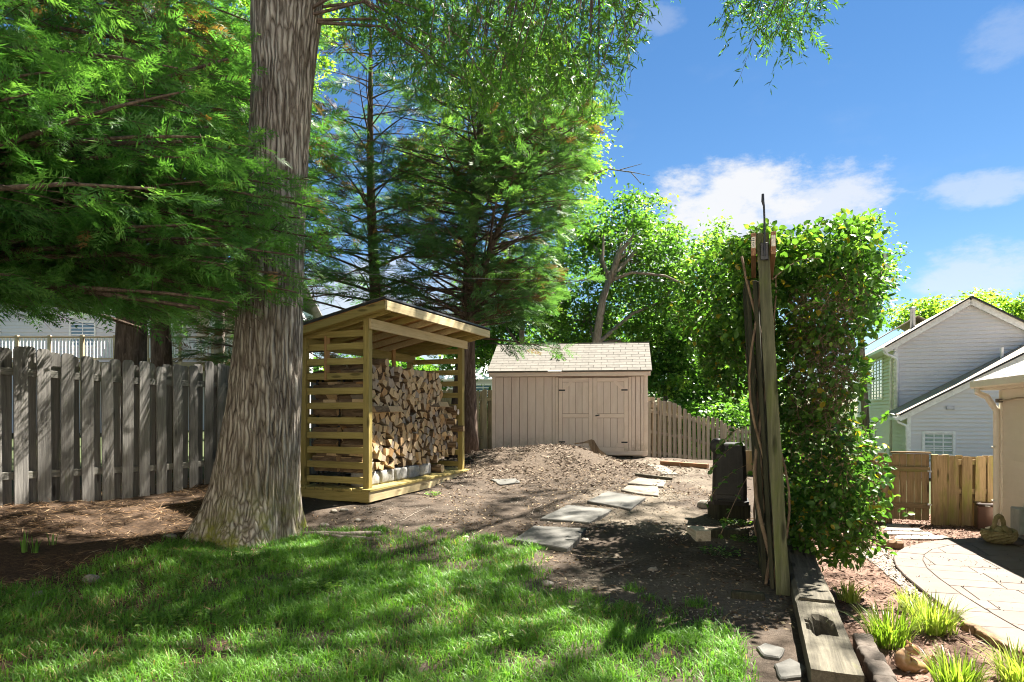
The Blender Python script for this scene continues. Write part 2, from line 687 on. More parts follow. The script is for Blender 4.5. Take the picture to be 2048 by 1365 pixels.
def build_ground():
    xs = axis(-7.2, 9.2, .07, -420, 420)
    ys = axis(2.2, 17.5, .07, -60, 620)
    X, Y = np.meshgrid(xs, ys)
    Z = hgt(X.ravel(), Y.ravel())
    V_ = np.stack([X.ravel(), Y.ravel(), Z], 1)
    nx, ny = len(xs), len(ys)
    i = np.arange((ny - 1) * nx).reshape(ny - 1, nx)[:, :-1].ravel()
    F_ = np.stack([i, i + 1, i + nx + 1, i + nx], 1)
    m_, nt, out = new_mat('yard_soil')
    t = NT(nt)
    pos = t.coord('Object', rnd=False)
    reg = t.n('ShaderNodeAttribute', attribute_name='reg')
    sp = t.n('ShaderNodeSeparateColor')
    nt.links.new(reg.outputs['Color'], sp.inputs[0])
    n0 = t.noise(pos, 3.0, 8, .7)
    n1 = t.noise(pos, 26.0, 7, .75)
    n2 = t.noise(pos, 110.0, 4, .7)
    f = t.math('ADD', t.math('MULTIPLY', n1, .6), t.math('MULTIPLY', n2, .4))
    dirt = t.ramp(f, [(.3, (.024, .019, .015)), (.5, (.058, .046, .036)), (.68, (.115, .094, .075))])
    dirt = t.mix(t.rng(n0, .35, .7, 0, .5), dirt, (.085, .062, .045))
    sand = t.ramp(f, [(.3, (.065, .053, .04)), (.5, (.12, .10, .076)), (.68, (.18, .152, .12))])
    need = t.ramp(f, [(.32, (.02, .014, .011)), (.5, (.06, .04, .027)), (.66, (.13, .083, .05))])
    mul = t.ramp(f, [(.32, (.05, .03, .022)), (.5, (.14, .088, .065)), (.68, (.28, .19, .15))])
    chip = t.ramp(f, [(.3, (.026, .019, .014)), (.5, (.07, .053, .039)), (.68, (.14, .111, .084))])
    sandf = t.rng(t.math('ADD', sp.outputs[0], t.math('MULTIPLY', t.math('SUBTRACT', n1, .5), .9)), .25, .75)
    col = t.mix(sandf, dirt, sand)
    chf = t.rng(t.math('ADD', reg.outputs['Alpha'], t.math('MULTIPLY', t.math('SUBTRACT', n0, .5), .8)), .3, .7)
    col = t.mix(chf, col, chip)
    col = t.mix(sp.outputs[1], col, need)
    col = t.mix(sp.outputs[2], col, mul)
    far = t.n('ShaderNodeAttribute', attribute_name='far').outputs['Fac']
    grass = t.ramp(f, [(.3, (.028, .037, .016)), (.7, (.06, .073, .034))])
    col = t.mix(far, col, grass)
    t.bsdf(out, col, .95, t.bump(f, .9, .03), .1)
    me = np_mesh('ground', V_, F_, m_, None, True)
    a = me.attributes.new('reg', 'FLOAT_COLOR', 'POINT')
    r = region(V_[:, 0], V_[:, 1])
    a.data.foreach_set('color', np.stack(r, 1).astype(np.float32).ravel())
    b = me.attributes.new('far', 'FLOAT', 'POINT')
    fx, fy = V_[:, 0], V_[:, 1]
    # beyond the fences the neighbours have lawns
    beyond = np.maximum(sstep(.25, .6, -((fx + 5.7) * V[0] + (fy - 7.4) * V[1])), sstep(18.8, 20.0, fy - np.clip(fx - 4, 0, 9) * .9))
    beyond = np.maximum(beyond, sstep(12.4, 12.9, fy) * sstep(1, 2.0, side(fx, fy)))
    b.data.foreach_set('value', beyond.astype(np.float32))
    tag(link('ground', me), 'bare yard soil with mulch and trodden sandy patches', 'ground', kind='structure')


build_ground()


def scatter(n, box, test):
    x = rng.uniform(box[0], box[1], n)
    y = rng.uniform(box[2], box[3], n)
    k = rng.random(n) < test(x, y)
    return x[k], y[k]


# ------------------------------------------------------------------ leaf-like geometry in bulk
def frames(d, roll):
    """orthonormal frames (axis, side, normal) along directions d turned by roll"""
    d = d / (np.linalg.norm(d, axis=1, keepdims=True) + 1e-9)
    up = np.tile(np.array((0, 0, 1.0)), (len(d), 1))
    bad = np.abs(d[:, 2]) > .97
    up[bad] = (1, 0, 0)
    s_ = np.cross(up, d)
    s_ /= np.linalg.norm(s_, axis=1, keepdims=True) + 1e-9
    n_ = np.cross(d, s_)
    c, k = np.cos(roll)[:, None], np.sin(roll)[:, None]
    return d, s_ * c + n_ * k, n_ * c - s_ * k


def leaf_quads(p, d, roll, length, width, fold=.15, droop=0.0):
    """folded rhombic leaves: 4 points each"""
    a, s_, n_ = frames(d, roll)
    L_ = length[:, None]
    W_ = width[:, None]
    v0 = p
    v1 = p + a * L_ * .45 + s_ * W_ * .5 + n_ * W_ * fold
    v2 = p + a * L_ + np.array((0, 0, -1.0)) * L_ * droop
    v3 = p + a * L_ * .45 - s_ * W_ * .5 + n_ * W_ * fold
    V_ = np.stack([v0, v1, v2, v3], 1).reshape(-1, 3)
    F_ = np.arange(len(p) * 4).reshape(-1, 4)
    return V_, F_


def ovate(p, d, roll, length, width, fold=.12):
    """broader leaves: two quads each, 6 points"""
    a, s_, n_ = frames(d, roll)
    L_ = length[:, None]
    W_ = width[:, None]
    v0 = p
    v1 = p + a * L_ * .28 + s_ * W_ * .46 + n_ * W_ * fold
    v2 = p + a * L_ * .68 + s_ * W_ * .38 + n_ * W_ * fold
    v3 = p + a * L_ - n_ * W_ * .12
    v4 = p + a * L_ * .68 - s_ * W_ * .38 + n_ * W_ * fold
    v5 = p + a * L_ * .28 - s_ * W_ * .46 + n_ * W_ * fold
    V_ = np.stack([v0, v1, v2, v3, v4, v5], 1).reshape(-1, 3)
    b = np.arange(len(p))[:, None] * 6
    F_ = np.concatenate([b + np.array([[0, 1, 2, 3]]), b + np.array([[0, 3, 4, 5]])], 1).reshape(-1, 4)
    return V_, F_


def blades(p, ang, height, width, lean, curl):
    """grass blades: three rungs, two quads each"""
    dx = np.stack([np.cos(ang), np.sin(ang), np.zeros_like(ang)], 1)
    sx = np.stack([-np.sin(ang), np.cos(ang), np.zeros_like(ang)], 1)
    z = np.array((0, 0, 1.0))
    H, W_ = height[:, None], width[:, None]
    ln, cu = lean[:, None], curl[:, None]
    m1 = p + z * H * .5 + dx * H * ln * .4
    t1 = p + z * H * (1 - cu * .45) + dx * H * (ln + cu * .55)
    V_ = np.stack([p - sx * W_ * .5, p + sx * W_ * .5, m1 + sx * W_ * .42, m1 - sx * W_ * .42, t1 + sx * W_ * .06, t1 - sx * W_ * .06], 1).reshape(-1, 3)
    b = np.arange(len(p))[:, None] * 6
    F_ = np.concatenate([b + np.array([[0, 1, 2, 3]]), b + np.array([[3, 2, 4, 5]])], 1).reshape(-1, 4)
    return V_, F_


GRASS = m_leaf('lawn_grass', [(0, (.30, .24, .11)), (.05, (.24, .20, .08)), (.09, (.06, .15, .02)), (.5, (.108, .245, .032)), (.85, (.165, .32, .045)), (1, (.235, .36, .07))], .45, .45, .35)


def build_lawn():
    wob = lambda x, y: (x + (fbm(x * 2.2, y * 2.2, 1) - .5) * .7, y + (fbm(x * 2.2, y * 2.2, 7) - .5) * .8)

    def dens(x, y):
        wx, wy = wob(x, y)
        ins = 0
        for ox, oy, wgt in ((0, 0, .45), (.22, .16, .2), (-.2, .2, .2), (.05, -.28, .15)):
            ins = ins + wgt * in_poly(wx + ox + (fbm(x * 6, y * 6, 40, 2) - .5) * .4, wy + oy + (fbm(x * 6, y * 6, 50, 2) - .5) * .5, LAWN)
        patch = sstep(.33, .50, fbm(x * 2.1, y * 2.1, 3, 4) + .10 * sstep(6.5, 4.5, y))
        edge = sstep(.2, .55, fbm(x * 4, y * 4, 11, 3))
        tuft = 0
        for cx, cy_, r in TUFTS:
            tuft = np.maximum(tuft, np.exp(-(((x - cx) ** 2 + (y - cy_) ** 2) / r ** 2) * 1.5))
        return np.clip(ins * (.25 + .75 * patch) * (.4 + .6 * edge) + sstep(.3, .8, tuft) * .9, 0, 1) * (1 - sstep(-.34, -.14, side(x, y) + np.clip(y - 3.6, 0, 2) * .17))
    x, y = scatter(225000, (-5.2, 2.1, 2.3, 7.6), dens)
    z = hgt(x, y)
    n = len(x)
    tall = .45 + 1.15 * fbm(x * 5.5, y * 5.5, 2, 3)
    h = rng.uniform(.045, .095, n) * tall
    ang = rng.uniform(0, 2 * math.pi, n)
    V_, F_ = blades(np.stack([x, y, z - .005], 1), ang, h, rng.uniform(.0035, .0085, n), rng.uniform(0, .8, n), rng.uniform(.1, 1.0, n))
    tn = np.clip(.18 + .55 * fbm(x * 1.5, y * 1.5, 6, 4) + rng.normal(0, .16, n), .1, 1)
    dry = rng.random(n) < (.02 + .13 * sstep(.55, .70, fbm(x * 1.3, y * 1.3, 21, 3)))
    tn[dry] = rng.uniform(0, .05, dry.sum())
    me = np_mesh('lawn_grass', V_, F_, GRASS, np.repeat(tn, 6))
    tag(link('lawn_grass', me), 'green lawn grass in dappled shade in front of the oak', 'grass', kind='stuff')


TUFTS = [(.05, 7.05, .18), (-.25, 7.2, .16), (.28, 6.75, .15), (-1.0, 7.5, .12), (1.0, 5.35, .12), (1.08, 5.15, .1), (1.42, 5.0, .14), (1.75, 4.9, .12), (.62, 5.0, .15), (.85, 4.85, .14),
         (-1.5, 7.45, .14), (-1.9, 7.3, .2), (-2.3, 6.5, .3), (-3.4, 6.35, .2), (1.75, 4.2, .2), (-3.9, 4.9, .2)]
build_lawn()


# ------------------------------------------------------------------ litter, chips, pebbles: too many to count
def litter(name, label, n, box, dens, ln, wd, stops, flat=.25, z0=.006):
    x, y = scatter(n, box, dens)
    k = len(x)
    p = np.stack([x, y, hgt(x, y) + z0], 1)
    an = rng.uniform(0, 2 * math.pi, k)
    d = np.stack([np.cos(an), np.sin(an), rng.normal(0, flat, k)], 1)
    V_, F_ = leaf_quads(p, d, rng.normal(0, flat * 2, k), rng.uniform(*ln, k), rng.uniform(*wd, k), .1)
    tn = np.repeat(rng.random(k), 4)
    m_ = bpy.data.materials.get(name) or m_leaf(name, stops, .08, .9, .1, (1, 1, 1))
    tag(link(name, np_mesh(name, V_, F_, m_, tn)), label, 'litter', kind='stuff')


litter('needle_litter', 'rusty brown conifer needles lying along the left fence', 52000, (-6.6, -1.2, 3.8, 10.6),
       lambda x, y: region(x, y)[1] * sstep(.30, .60, fbm(x * 2.2, y * 2.2, 4, 4)) * .9, (.06, .16), (.004, .010),
       [(0, (.04, .026, .017)), (.35, (.125, .075, .04)), (.7, (.23, .14, .075)), (1, (.34, .25, .155))])
litter('wood_chips', 'brown and pale wood chips over the mound before the shed', 44000, (-3.0, 4.6, 9.6, 16.2),
       lambda x, y: region(x, y)[3] * sstep(.25, .6, fbm(x * 2.0, y * 2.0, 8, 4)), (.03, .12), (.008, .028),
       [(0, (.03, .021, .015)), (.4, (.085, .06, .042)), (.75, (.17, .13, .095)), (1, (.3, .25, .19))], .35)
litter('leaf_litter', 'small dry leaves and bark bits scattered on the dirt', 26000, (-2.4, 3.2, 4.4, 12.5),
       lambda x, y: np.clip(sstep(.42, .66, fbm(x * 1.7, y * 1.7, 14, 4)) + .8 * sstep(-1.5, -.3, side(x, y)) , 0, 1) * (1 - .93 * in_poly(x, y, LAWN)) * (1 - sstep(.02, .1, side(x, y))) * .75,
       (.02, .07), (.006, .02), [(0, (.04, .026, .018)), (.45, (.12, .08, .05)), (.8, (.26, .19, .12)), (1, (.42, .34, .22))], .3)
litter('bark_mulch', 'shredded brown bark mulch in the bed beside the patio', 46000, (2.2, 8.6, 2.6, 12.2),
       lambda x, y: sstep(.18, .3, side(x, y)) * .85, (.03, .085), (.006, .02),
       [(0, (.03, .017, .012)), (.4, (.095, .056, .04)), (.75, (.18, .115, .086)), (1, (.3, .22, .175))], .4)


def pebble_field(name, label, n, box, dens, size, mat):
    x, y = scatter(n, box, dens)
    k = len(x)
    o = np.array([(1, 0, 0), (-1, 0, 0), (0, 1, 0), (0, -1, 0), (0, 0, 1), (0, 0, -1), ], float)
    f = np.array([(0, 2, 4), (2, 1, 4), (1, 3, 4), (3, 0, 4), (2, 0, 5), (1, 2, 5), (3, 1, 5), (0, 3, 5)])
    s_ = rng.uniform(*size, k)[:, None, None] * rng.uniform(.6, 1.3, (k, 1, 3)) * np.array((1, 1, .6))
    a = rng.uniform(0, 6.28, k)
    R = np.zeros((k, 3, 3))
    R[:, 0, 0] = np.cos(a)
    R[:, 0, 1] = -np.sin(a)
    R[:, 1, 0] = np.sin(a)
    R[:, 1, 1] = np.cos(a)
    R[:, 2, 2] = 1
    pts = np.einsum('kij,kmj->kmi', R, o[None] * s_ + rng.normal(0, .12, (k, 6, 3)) * s_)
    pts += np.stack([x, y, hgt(x, y) + .004], 1)[:, None]
    F_ = (np.arange(k)[:, None, None] * 6 + f[None]).reshape(-1, 3)
    tag(link(name, np_mesh(name, pts.reshape(-1, 3), F_, mat, np.repeat(rng.random(k), 6), True)), label, 'pebbles', kind='stuff')


PEB = m_leaf('pebble', [(0, (.09, .075, .058)), (.5, (.2, .172, .14)), (1, (.36, .33, .28))], .0, .8, .2)
pebble_field('pebbles', 'small pale pebbles strewn on the trodden dirt', 9000, (-2.2, 3.2, 4.6, 12.5),
             lambda x, y: sstep(.45, .62, fbm(x * 1.3, y * 1.3, 31, 3)) * (1 - in_poly(x, y, LAWN) * .85) * (1 - sstep(-.1, .1, side(x, y))), (.005, .014), PEB)


def blob(r, seed, sub=2, amp=.25, sq=(1, 1, .6)):
    """an irregular stone"""
    bm = bmesh.new()
    bmesh.ops.create_icosphere(bm, subdivisions=sub, radius=1)
    P = np.array([v.co for v in bm.verts])
    k = 1 + amp * 2 * (fbm(P[:, 0] * 1.3 + seed * 7.1, P[:, 1] * 1.3, P[:, 2] * 1.3 + seed, 3) - .5)
    P = P * k[:, None] * np.array(sq) * r
    F_ = np.array([[v.index for v in f.verts] for f in bm.faces])
    bm.free()
    return P, F_


def rough_block(size, seed, amp=.012, cuts=3):
    bm = bmesh.new()
    bmesh.ops.create_cube(bm, size=1)
    bmesh.ops.subdivide_edges(bm, edges=bm.edges[:], cuts=cuts, use_grid_fill=True)
    P = np.array([v.co for v in bm.verts])
    r_ = np.max(np.abs(P), 1)
    cr = (np.abs(P) > .49).sum(1)
    P = P * (1 - .04 * (cr - 1))[:, None] * np.array(size)
    for k in range(3):
        P[:, k] += (fbm(P[:, 0] * 22 + seed * 3 + k * 9, P[:, 1] * 22, P[:, 2] * 22, 3) - .5) * 2 * amp
    F_ = np.array([[v.index for v in f.verts] for f in bm.faces])
    bm.free()
    return P, F_


STONE = m_mottle('field_stone', [(.3, (.13, .112, .09)), (.5, (.22, .195, .16)), (.7, (.31, .285, .245))], 14, .85, .4, var=.15)
rock_spots = [(340, 846 + 230, 'beside the oak left of its roots', .06), (75, 1192, 'lying near the left lawn edge', .05), (183, 1162, 'long and tan at the lawn edge left', .07), (648, 1052, 'resting against the oak root', .05),
              (668, 1024, 'left one of two in front of the woodshed', .045), (688, 1022, 'right one of two in front of the woodshed', .045),
              (715, 1043, 'farther from the root toward the path', .045), (750, 1056, 'alone on the dirt before the grass tufts', .05), (931, 1077, 'left of the nearest stepping stone', .04),
              (1096, 1172, 'in the sandy patch past the lawn', .05), (1305, 1141, 'on the dirt by the trellis side', .04), (1170, 1082, 'touching the nearest stepping stone corner', .045)]
for i, (px, py, w, r) in enumerate(rock_spots):
    g = G(px, py)
    P_, F_ = blob(r, i + 3, 2, .3, (1.25, .9, .55))
    o = link('stone', np_mesh('stone', P_, F_, STONE, None, True), None, (g.x, g.y, g.z + r * .15), (0, 0, i * 1.3))
    tag(o, 'small pale rounded stone ' + w, 'stone', 'stones lying on the dirt')

# ------------------------------------------------------------------ stepping stones
SLATE = m_mottle('grey_flagstone', [(.3, (.05, .048, .043)), (.5, (.085, .082, .073)), (.7, (.125, .12, .106))], 3, .8, .3, .008, var=.12, fine=60)
TANSTONE = m_mottle('tan_flagstone', [(.3, (.09, .076, .058)), (.5, (.135, .117, .092)), (.7, (.18, .16, .13))], 3, .85, .3, .008, var=.1, fine=60)


def slab(name, label, cat, corners, mat, th=.05, lift=.035, group=None, wob_=.012, flat=True):
    """flat stone given its corner pixels in the photograph"""
    g = [G(*c) for c in corners]
    c = sum(g, Vector()) / len(g)
    A = np.array([(p.x, p.y, p.z) for p in g])
    co, *_ = np.linalg.lstsq(np.c_[A[:, :2], np.ones(len(A))], A[:, 2], rcond=None)
    pts = []
    n = len(g)
    for i in range(n):
        for k in range(4):
            q = g[i].lerp(g[(i + 1) % n], k / 4)
            pts.append(Vector((q.x - c.x + random.uniform(-wob_, wob_), q.y - c.y + random.uniform(-wob_, wob_), 0)))
    bm = bmesh.new()
    hh = max(max(hz(p.x, p.y) - (co[0] * p.x + co[1] * p.y + co[2]) for p in g), 0)
    top = [bm.verts.new((p.x, p.y, co[0] * p.x + co[1] * p.y + (co[0] * c.x + co[1] * c.y + co[2] - c.z) + lift + hh)) for p in pts]
    bot = [bm.verts.new((v.co.x, v.co.y, v.co.z - th - .02)) for v in top]
    f = bm.faces.new(top)
    bm.faces.new(bot[::-1])
    m = len(top)
    for i in range(m):
        bm.faces.new((top[i], bot[i], bot[(i + 1) % m], top[(i + 1) % m]))
    bmesh.ops.recalc_face_normals(bm, faces=bm.faces[:])
    bmesh.ops.bevel(bm, geom=[e for e in f.edges], offset=.008, segments=1, affect='EDGES')
    me = bpy.data.meshes.new(name)
    bm.to_mesh(me)
    bm.free()
    me.materials.append(mat)
    return tag(link(name, me, None, c), label, cat, group)


GS = 'stepping stones of the path to the shed'
slab('stepping_stone', 'square grey flagstone nearest to the lawn, grass tuft on its left', 'stepping stone', [(1024, 1088), (1070, 1058), (1172, 1066), (1135, 1105)], SLATE, .07, .038, GS)
slab('stepping_stone', 'grey flagstone second from the lawn on the path', 'stepping stone', [(1080, 1042), (1135, 1015), (1222, 1024), (1180, 1052)], SLATE, .06, .032, GS)
slab('stepping_stone', 'darkest blue grey flagstone, third from the lawn', 'stepping stone', [(1174, 1008), (1215, 987), (1292, 1001), (1262, 1024)], SLATE, .06, .032, GS)
slab('stepping_stone', 'tan curved flagstone, fourth from the lawn', 'stepping stone', [(1242, 984), (1256, 973), (1316, 977), (1317, 995), (1275, 990)], TANSTONE, .05, .02, GS)
slab('stepping_stone', 'pale flat flagstone, fifth from the lawn in full sun', 'stepping stone', [(1255, 970), (1275, 959), (1333, 965), (1326, 977)], TANSTONE, .05, .03, GS)
slab('stepping_stone', 'long pale flagstone farthest along the path near the shed', 'stepping stone', [(1294, 931), (1330, 934), (1356, 952), (1326, 950)], TANSTONE, .05, .02, GS)
slab('flagstone_piece', 'half buried broken grey slab on the dirt right of the woodshed', 'slab', [(982, 962), (1032, 960), (1042, 968), (1000, 972)], SLATE, .03, .02)
slab('flagstone_piece', 'rounded grey stone slab by the timber, farther of two at lawn edge', 'slab', [(1513, 1300), (1530, 1293), (1570, 1305), (1560, 1322), (1528, 1320)], SLATE, .05, .02, None, .004)
slab('flagstone_piece', 'grey stone slab by the timber, nearer of two at lawn edge', 'slab', [(1548, 1335), (1580, 1324), (1612, 1340), (1605, 1362), (1560, 1364)], SLATE, .05, .02, None, .004)

# ------------------------------------------------------------------ patio, gravel, bed edging
CONC = m_mottle('stamped_concrete', [(.3, (.078, .058, .045)), (.5, (.096, .074, .059)), (.7, (.113, .09, .073))], 2.2, .75, .25, .006, var=.07, fine=45)
JOINT = m_mottle('patio_joint', [(.3, (.04, .031, .025)), (.7, (.065, .052, .042))], 8, .9, .2)


def lowpt(px, py):
    d = 8.0
    for _ in range(40):
        d = .5 * d + .5 * (CAMZ - float(low_z(0, d))) * F / (py - HY)
    return ((px - CX) / F * d, d)


def clip_poly(P_, Q_):
    """Sutherland-Hodgman: polygon P inside the convex counter-clockwise polygon Q"""
    out = list(P_)
    for i in range(len(Q_)):
        a, b = Q_[i], Q_[(i + 1) % len(Q_)]
        inp, out = out, []
        if not inp:
            return []
        ins = lambda p: (b[0] - a[0]) * (p[1] - a[1]) - (b[1] - a[1]) * (p[0] - a[0]) >= 0
        for j in range(len(inp)):
            p, q = inp[j], inp[(j + 1) % len(inp)]
            if ins(p) != ins(q):
                d1 = (b[0] - a[0]) * (p[1] - a[1]) - (b[1] - a[1]) * (p[0] - a[0])
                d2 = (b[0] - a[0]) * (q[1] - a[1]) - (b[1] - a[1]) * (q[0] - a[0])
                k = d1 / (d1 - d2)
                x = (p[0] + (q[0] - p[0]) * k, p[1] + (q[1] - p[1]) * k)
                out += [x, q] if ins(q) else [x]
            elif ins(q):
                out.append(q)
    return out


def hull(pts):
    pts = sorted(set(pts))
    def half(ps):
        h = []
        for p in ps:
            while len(h) > 1 and (h[-1][0] - h[-2][0]) * (p[1] - h[-2][1]) - (h[-1][1] - h[-2][1]) * (p[0] - h[-2][0]) <= 0:
                h.pop()
            h.append(p)
        return h
    a, b = half(pts), half(pts[::-1])
    return a[:-1] + b[:-1]


WC = np.array((7.68, 10.2))          # far corner of the near house wall
edge_px = [(1965, 1081), (1900, 1084), (1850, 1090), (1812, 1099), (1793, 1110), (1787, 1122), (1792, 1138), (1812, 1160), (1850, 1192), (1900, 1229), (1950, 1262), (2048, 1313)]
edge = [lowpt(*e) for e in edge_px]
ex, ey = edge[-1]
dxn, dyn = edge[-1][0] - edge[-3][0], edge[-1][1] - edge[-3][1]
PATIO = edge + [(ex + dxn * 1.2, ey + dyn * 1.6)]
near_w = WC - U * 7.0
PATIO += [tuple(near_w - V * .02), tuple(WC - U * .55 - V * .02)]
PATIO = hull([(float(a), float(b)) for a, b in PATIO])


def shrink(poly, k):
    n = len(poly)
    out = []
    for i in range(n):
        p0, p1, p2 = [np.array(poly[(i + j) % n]) for j in (-1, 0, 1)]
        a, b = p1 - p0, p2 - p1
        na = np.array((-a[1], a[0])) / (np.linalg.norm(a) + 1e-9)
        nb = np.array((-b[1], b[0])) / (np.linalg.norm(b) + 1e-9)
        m = na + nb
        m /= max(np.dot(m, na), .3)
        out.append(tuple(p1 + m * k))
    return out


def flat_prism(poly, mat, name, parent, top, th, inset=0.0, ch=0.0):
    if inset:
        poly = shrink(poly, inset)
    c = np.mean(poly, 0)
    mb = MB()
    n = len(poly)
    zt = [float(low_z(0, p[1])) + top for p in poly]
    cz = float(low_z(0, c[1])) + top
    vt = [(p[0] - c[0], p[1] - c[1], z - cz) for p, z in zip(poly, zt)]
    if ch:
        pi = shrink(poly, ch)
        vt2 = [(p[0] - c[0], p[1] - c[1], z - cz) for p, z in zip(pi, zt)]
        vt = [(a, b, z - ch) for a, b, z in vt]
        vb = [(a, b, z - th) for a, b, z in vt]
        vs_ = vt2 + vt + vb
        fs_ = [tuple(range(n))]
        fs_ += [(n + i, n + (i + 1) % n, (i + 1) % n, i) for i in range(n)]
        fs_ += [(2 * n + i, 2 * n + (i + 1) % n, n + (i + 1) % n, n + i) for i in range(n)]
    else:
        vb = [(a, b, z - th) for a, b, z in vt]
        vs_ = vt + vb
        fs_ = [tuple(range(n))] + [(n + i, n + (i + 1) % n, (i + 1) % n, i) for i in range(n)]
    mb.add(vs_, fs_)
    return mb.build(name, mat, parent, (c[0], c[1], cz))


patio = flat_prism(PATIO, JOINT, 'patio', None, .030, .12)
tag(patio, 'beige stamped concrete patio with a curved border by the house', 'patio', kind='structure')
pl = patio.location


def paver(poly):
    if len(poly) < 3:
        return
    a = 0
    for i in range(len(poly)):
        a += poly[i][0] * poly[(i + 1) % len(poly)][1] - poly[(i + 1) % len(poly)][0] * poly[i][1]
    if a < .012:
        return
    o = flat_prism(poly, CONC, 'paver', None, .0365 + random.uniform(0, .003), .02, .0045, .003)
    o.parent = patio
    o.location = o.location - pl


BW = .30
inner = shrink(PATIO, BW)
# border stones along the edge, cut across its length
n = len(PATIO)
per = []
for i in range(n):
    a, b = np.array(PATIO[i]), np.array(PATIO[(i + 1) % n])
    ia, ib = np.array(inner[i]), np.array(inner[(i + 1) % n])
    L_ = np.linalg.norm(b - a)
    mid_ = (a + b) / 2
    if mid_[0] > 7.2 or mid_[1] < 3.0:
        continue
    k = max(1, int(round(L_ / .62)))
    for j in range(k):
        t0, t1 = j / k, (j + 1) / k
        q = [tuple(a + (b - a) * t0), tuple(a + (b - a) * t1), tuple(ia + (ib - ia) * t1), tuple(ia + (ib - ia) * t0)]
        paver(q)
inner2 = [p for p in inner]
r = 0.0
row = 0
while r < 9.0:
    w = (.34, .46, .34, .58)[row % 4]
    c0 = -1.0 + random.uniform(0, .5)
    while c0 < 7.5:
        l_ = random.choice((.46, .62, .78))
        o0 = np.array((3.2, 3.2))
        q = []
        for aa, bb in ((r, c0), (r, c0 + l_), (r + w, c0 + l_), (r + w, c0)):
            p = o0 + U * aa + V * (bb - 1)
            q.append(tuple(p))
        if q[0][1] < 10.5 and q[0][1] > 2.4:
            paver(clip_poly(q, inner2))
        c0 += l_
    r += w
    row += 1

GRAV = m_leaf('pale_gravel', [(0, (.11, .092, .074)), (.5, (.19, .163, .132)), (1, (.28, .25, .215))], .0, .85, .2)
GPOLY = [lowpt(*p) for p in [(1690, 1082), (1760, 1096), (1790, 1107), (1784, 1122), (1790, 1140), (1812, 1163), (1850, 1196), (1876, 1218), (1846, 1210), (1790, 1166), (1735, 1118)]]
gx = [p[0] for p in GPOLY]
gy = [p[1] for p in GPOLY]
pebble_field('gravel', 'pale gravel strip along the curved patio edge', 30000, (min(gx), max(gx), min(gy), max(gy)),
             lambda x, y: in_poly(x, y, GPOLY).astype(float), (.010, .022), GRAV)

FLAG = m_mottle('pale_flagstone', [(.3, (.2, .18, .15)), (.5, (.26, .24, .21)), (.7, (.31, .29, .26))], 3, .85, .2, .006, var=.06)
gf = 'pale flagstones across the mulch toward the gate'
slab('flagstone', 'pale flagstone strip nearest the gate, shortest of four', 'flagstone', [(1768, 1055), (1772, 1050), (1815, 1051), (1820, 1056)], FLAG, .04, .02, gf, .01)
slab('flagstone', 'pale flagstone strip second from the gate', 'flagstone', [(1768, 1063), (1772, 1058), (1838, 1059), (1846, 1064)], FLAG, .04, .02, gf, .01)
slab('flagstone', 'pale flagstone strip third from the gate', 'flagstone', [(1770, 1071), (1774, 1066), (1858, 1067), (1868, 1072)], FLAG, .04, .02, gf, .01)
slab('flagstone', 'long pale flagstone strip nearest the patio', 'flagstone', [(1788, 1080), (1793, 1074), (1884, 1074), (1905, 1080)], FLAG, .04, .02, gf, .01)

BRICKM = m_mottle('edging_brick', [(.3, (.13, .075, .042)), (.5, (.21, .13, .075)), (.7, (.28, .19, .12))], 9, .85, .5, .01, var=.12)
for i, (px, wl) in enumerate(((1764, 'leftmost of three beside the gravel, half under the vine'), (1780, 'middle of three beside the gravel'), (1796, 'rounded end one of three touching the patio curve'))):
    g = G(px, 1096 + i)
    mb = MB().box((0, 0, 0), (.115, .14, .13), None, .03)
    o = mb.build('edging_brick', BRICKM, None, (g.x, g.y, g.z + .05), (0, 0, -.25))
    tag(o, 'brown edging brick, ' + wl, 'edging brick', 'edging bricks by the gravel')

EDGE = m_mottle('rough_edging_stone', [(.3, (.055, .043, .034)), (.5, (.10, .082, .067)), (.7, (.155, .133, .113))], 8, .9, .6, .02, var=.2)
words = ('farthest of the row right of the rotten timber', 'second of the row right of the rotten timber', 'third of the row right of the rotten timber', 'fourth of the row right of the rotten timber', 'nearest of the row right of the rotten timber')
for i in range(5):
    p = np.array(TP) - U * (.62 + i * .29) + V * .50
    P_, F_ = rough_block((.28, .12, .14), 40 + i, .014, 5)
    z = float(low_z(0, p[1]))
    o = link('edging_stone', np_mesh('edging_stone', P_, F_, EDGE), None, (p[0], p[1], z + .035), (0, 0, ROT_U + random.uniform(-.1, .1)))
    tag(o, 'rough pale edging stone, ' + words[i], 'edging stone', 'edging stones along the timber')
# little edging stones along the straight patio side
ws2 = ('farthest of the small row', 'second of the small row', 'third of the small row', 'fourth of the small row', 'fifth of the small row', 'nearest of the small row')
for i, (px, py) in enumerate([(1938, 1262), (1955, 1271), (1972, 1281), (1990, 1291), (2008, 1301), (2026, 1311)]):
    g = G(px, py)
    P_, F_ = rough_block((.16, .06, .08), 70 + i, .012)
    o = link('edging_stone', np_mesh('edging_stone', P_, F_, BRICKM), None, (g.x, g.y, g.z + .02), (0, 0, math.atan2(dyn, dxn)))
    tag(o, 'small brown edging stone, ' + ws2[i] + ' along the straight patio side', 'edging stone', 'edging stones along the patio')

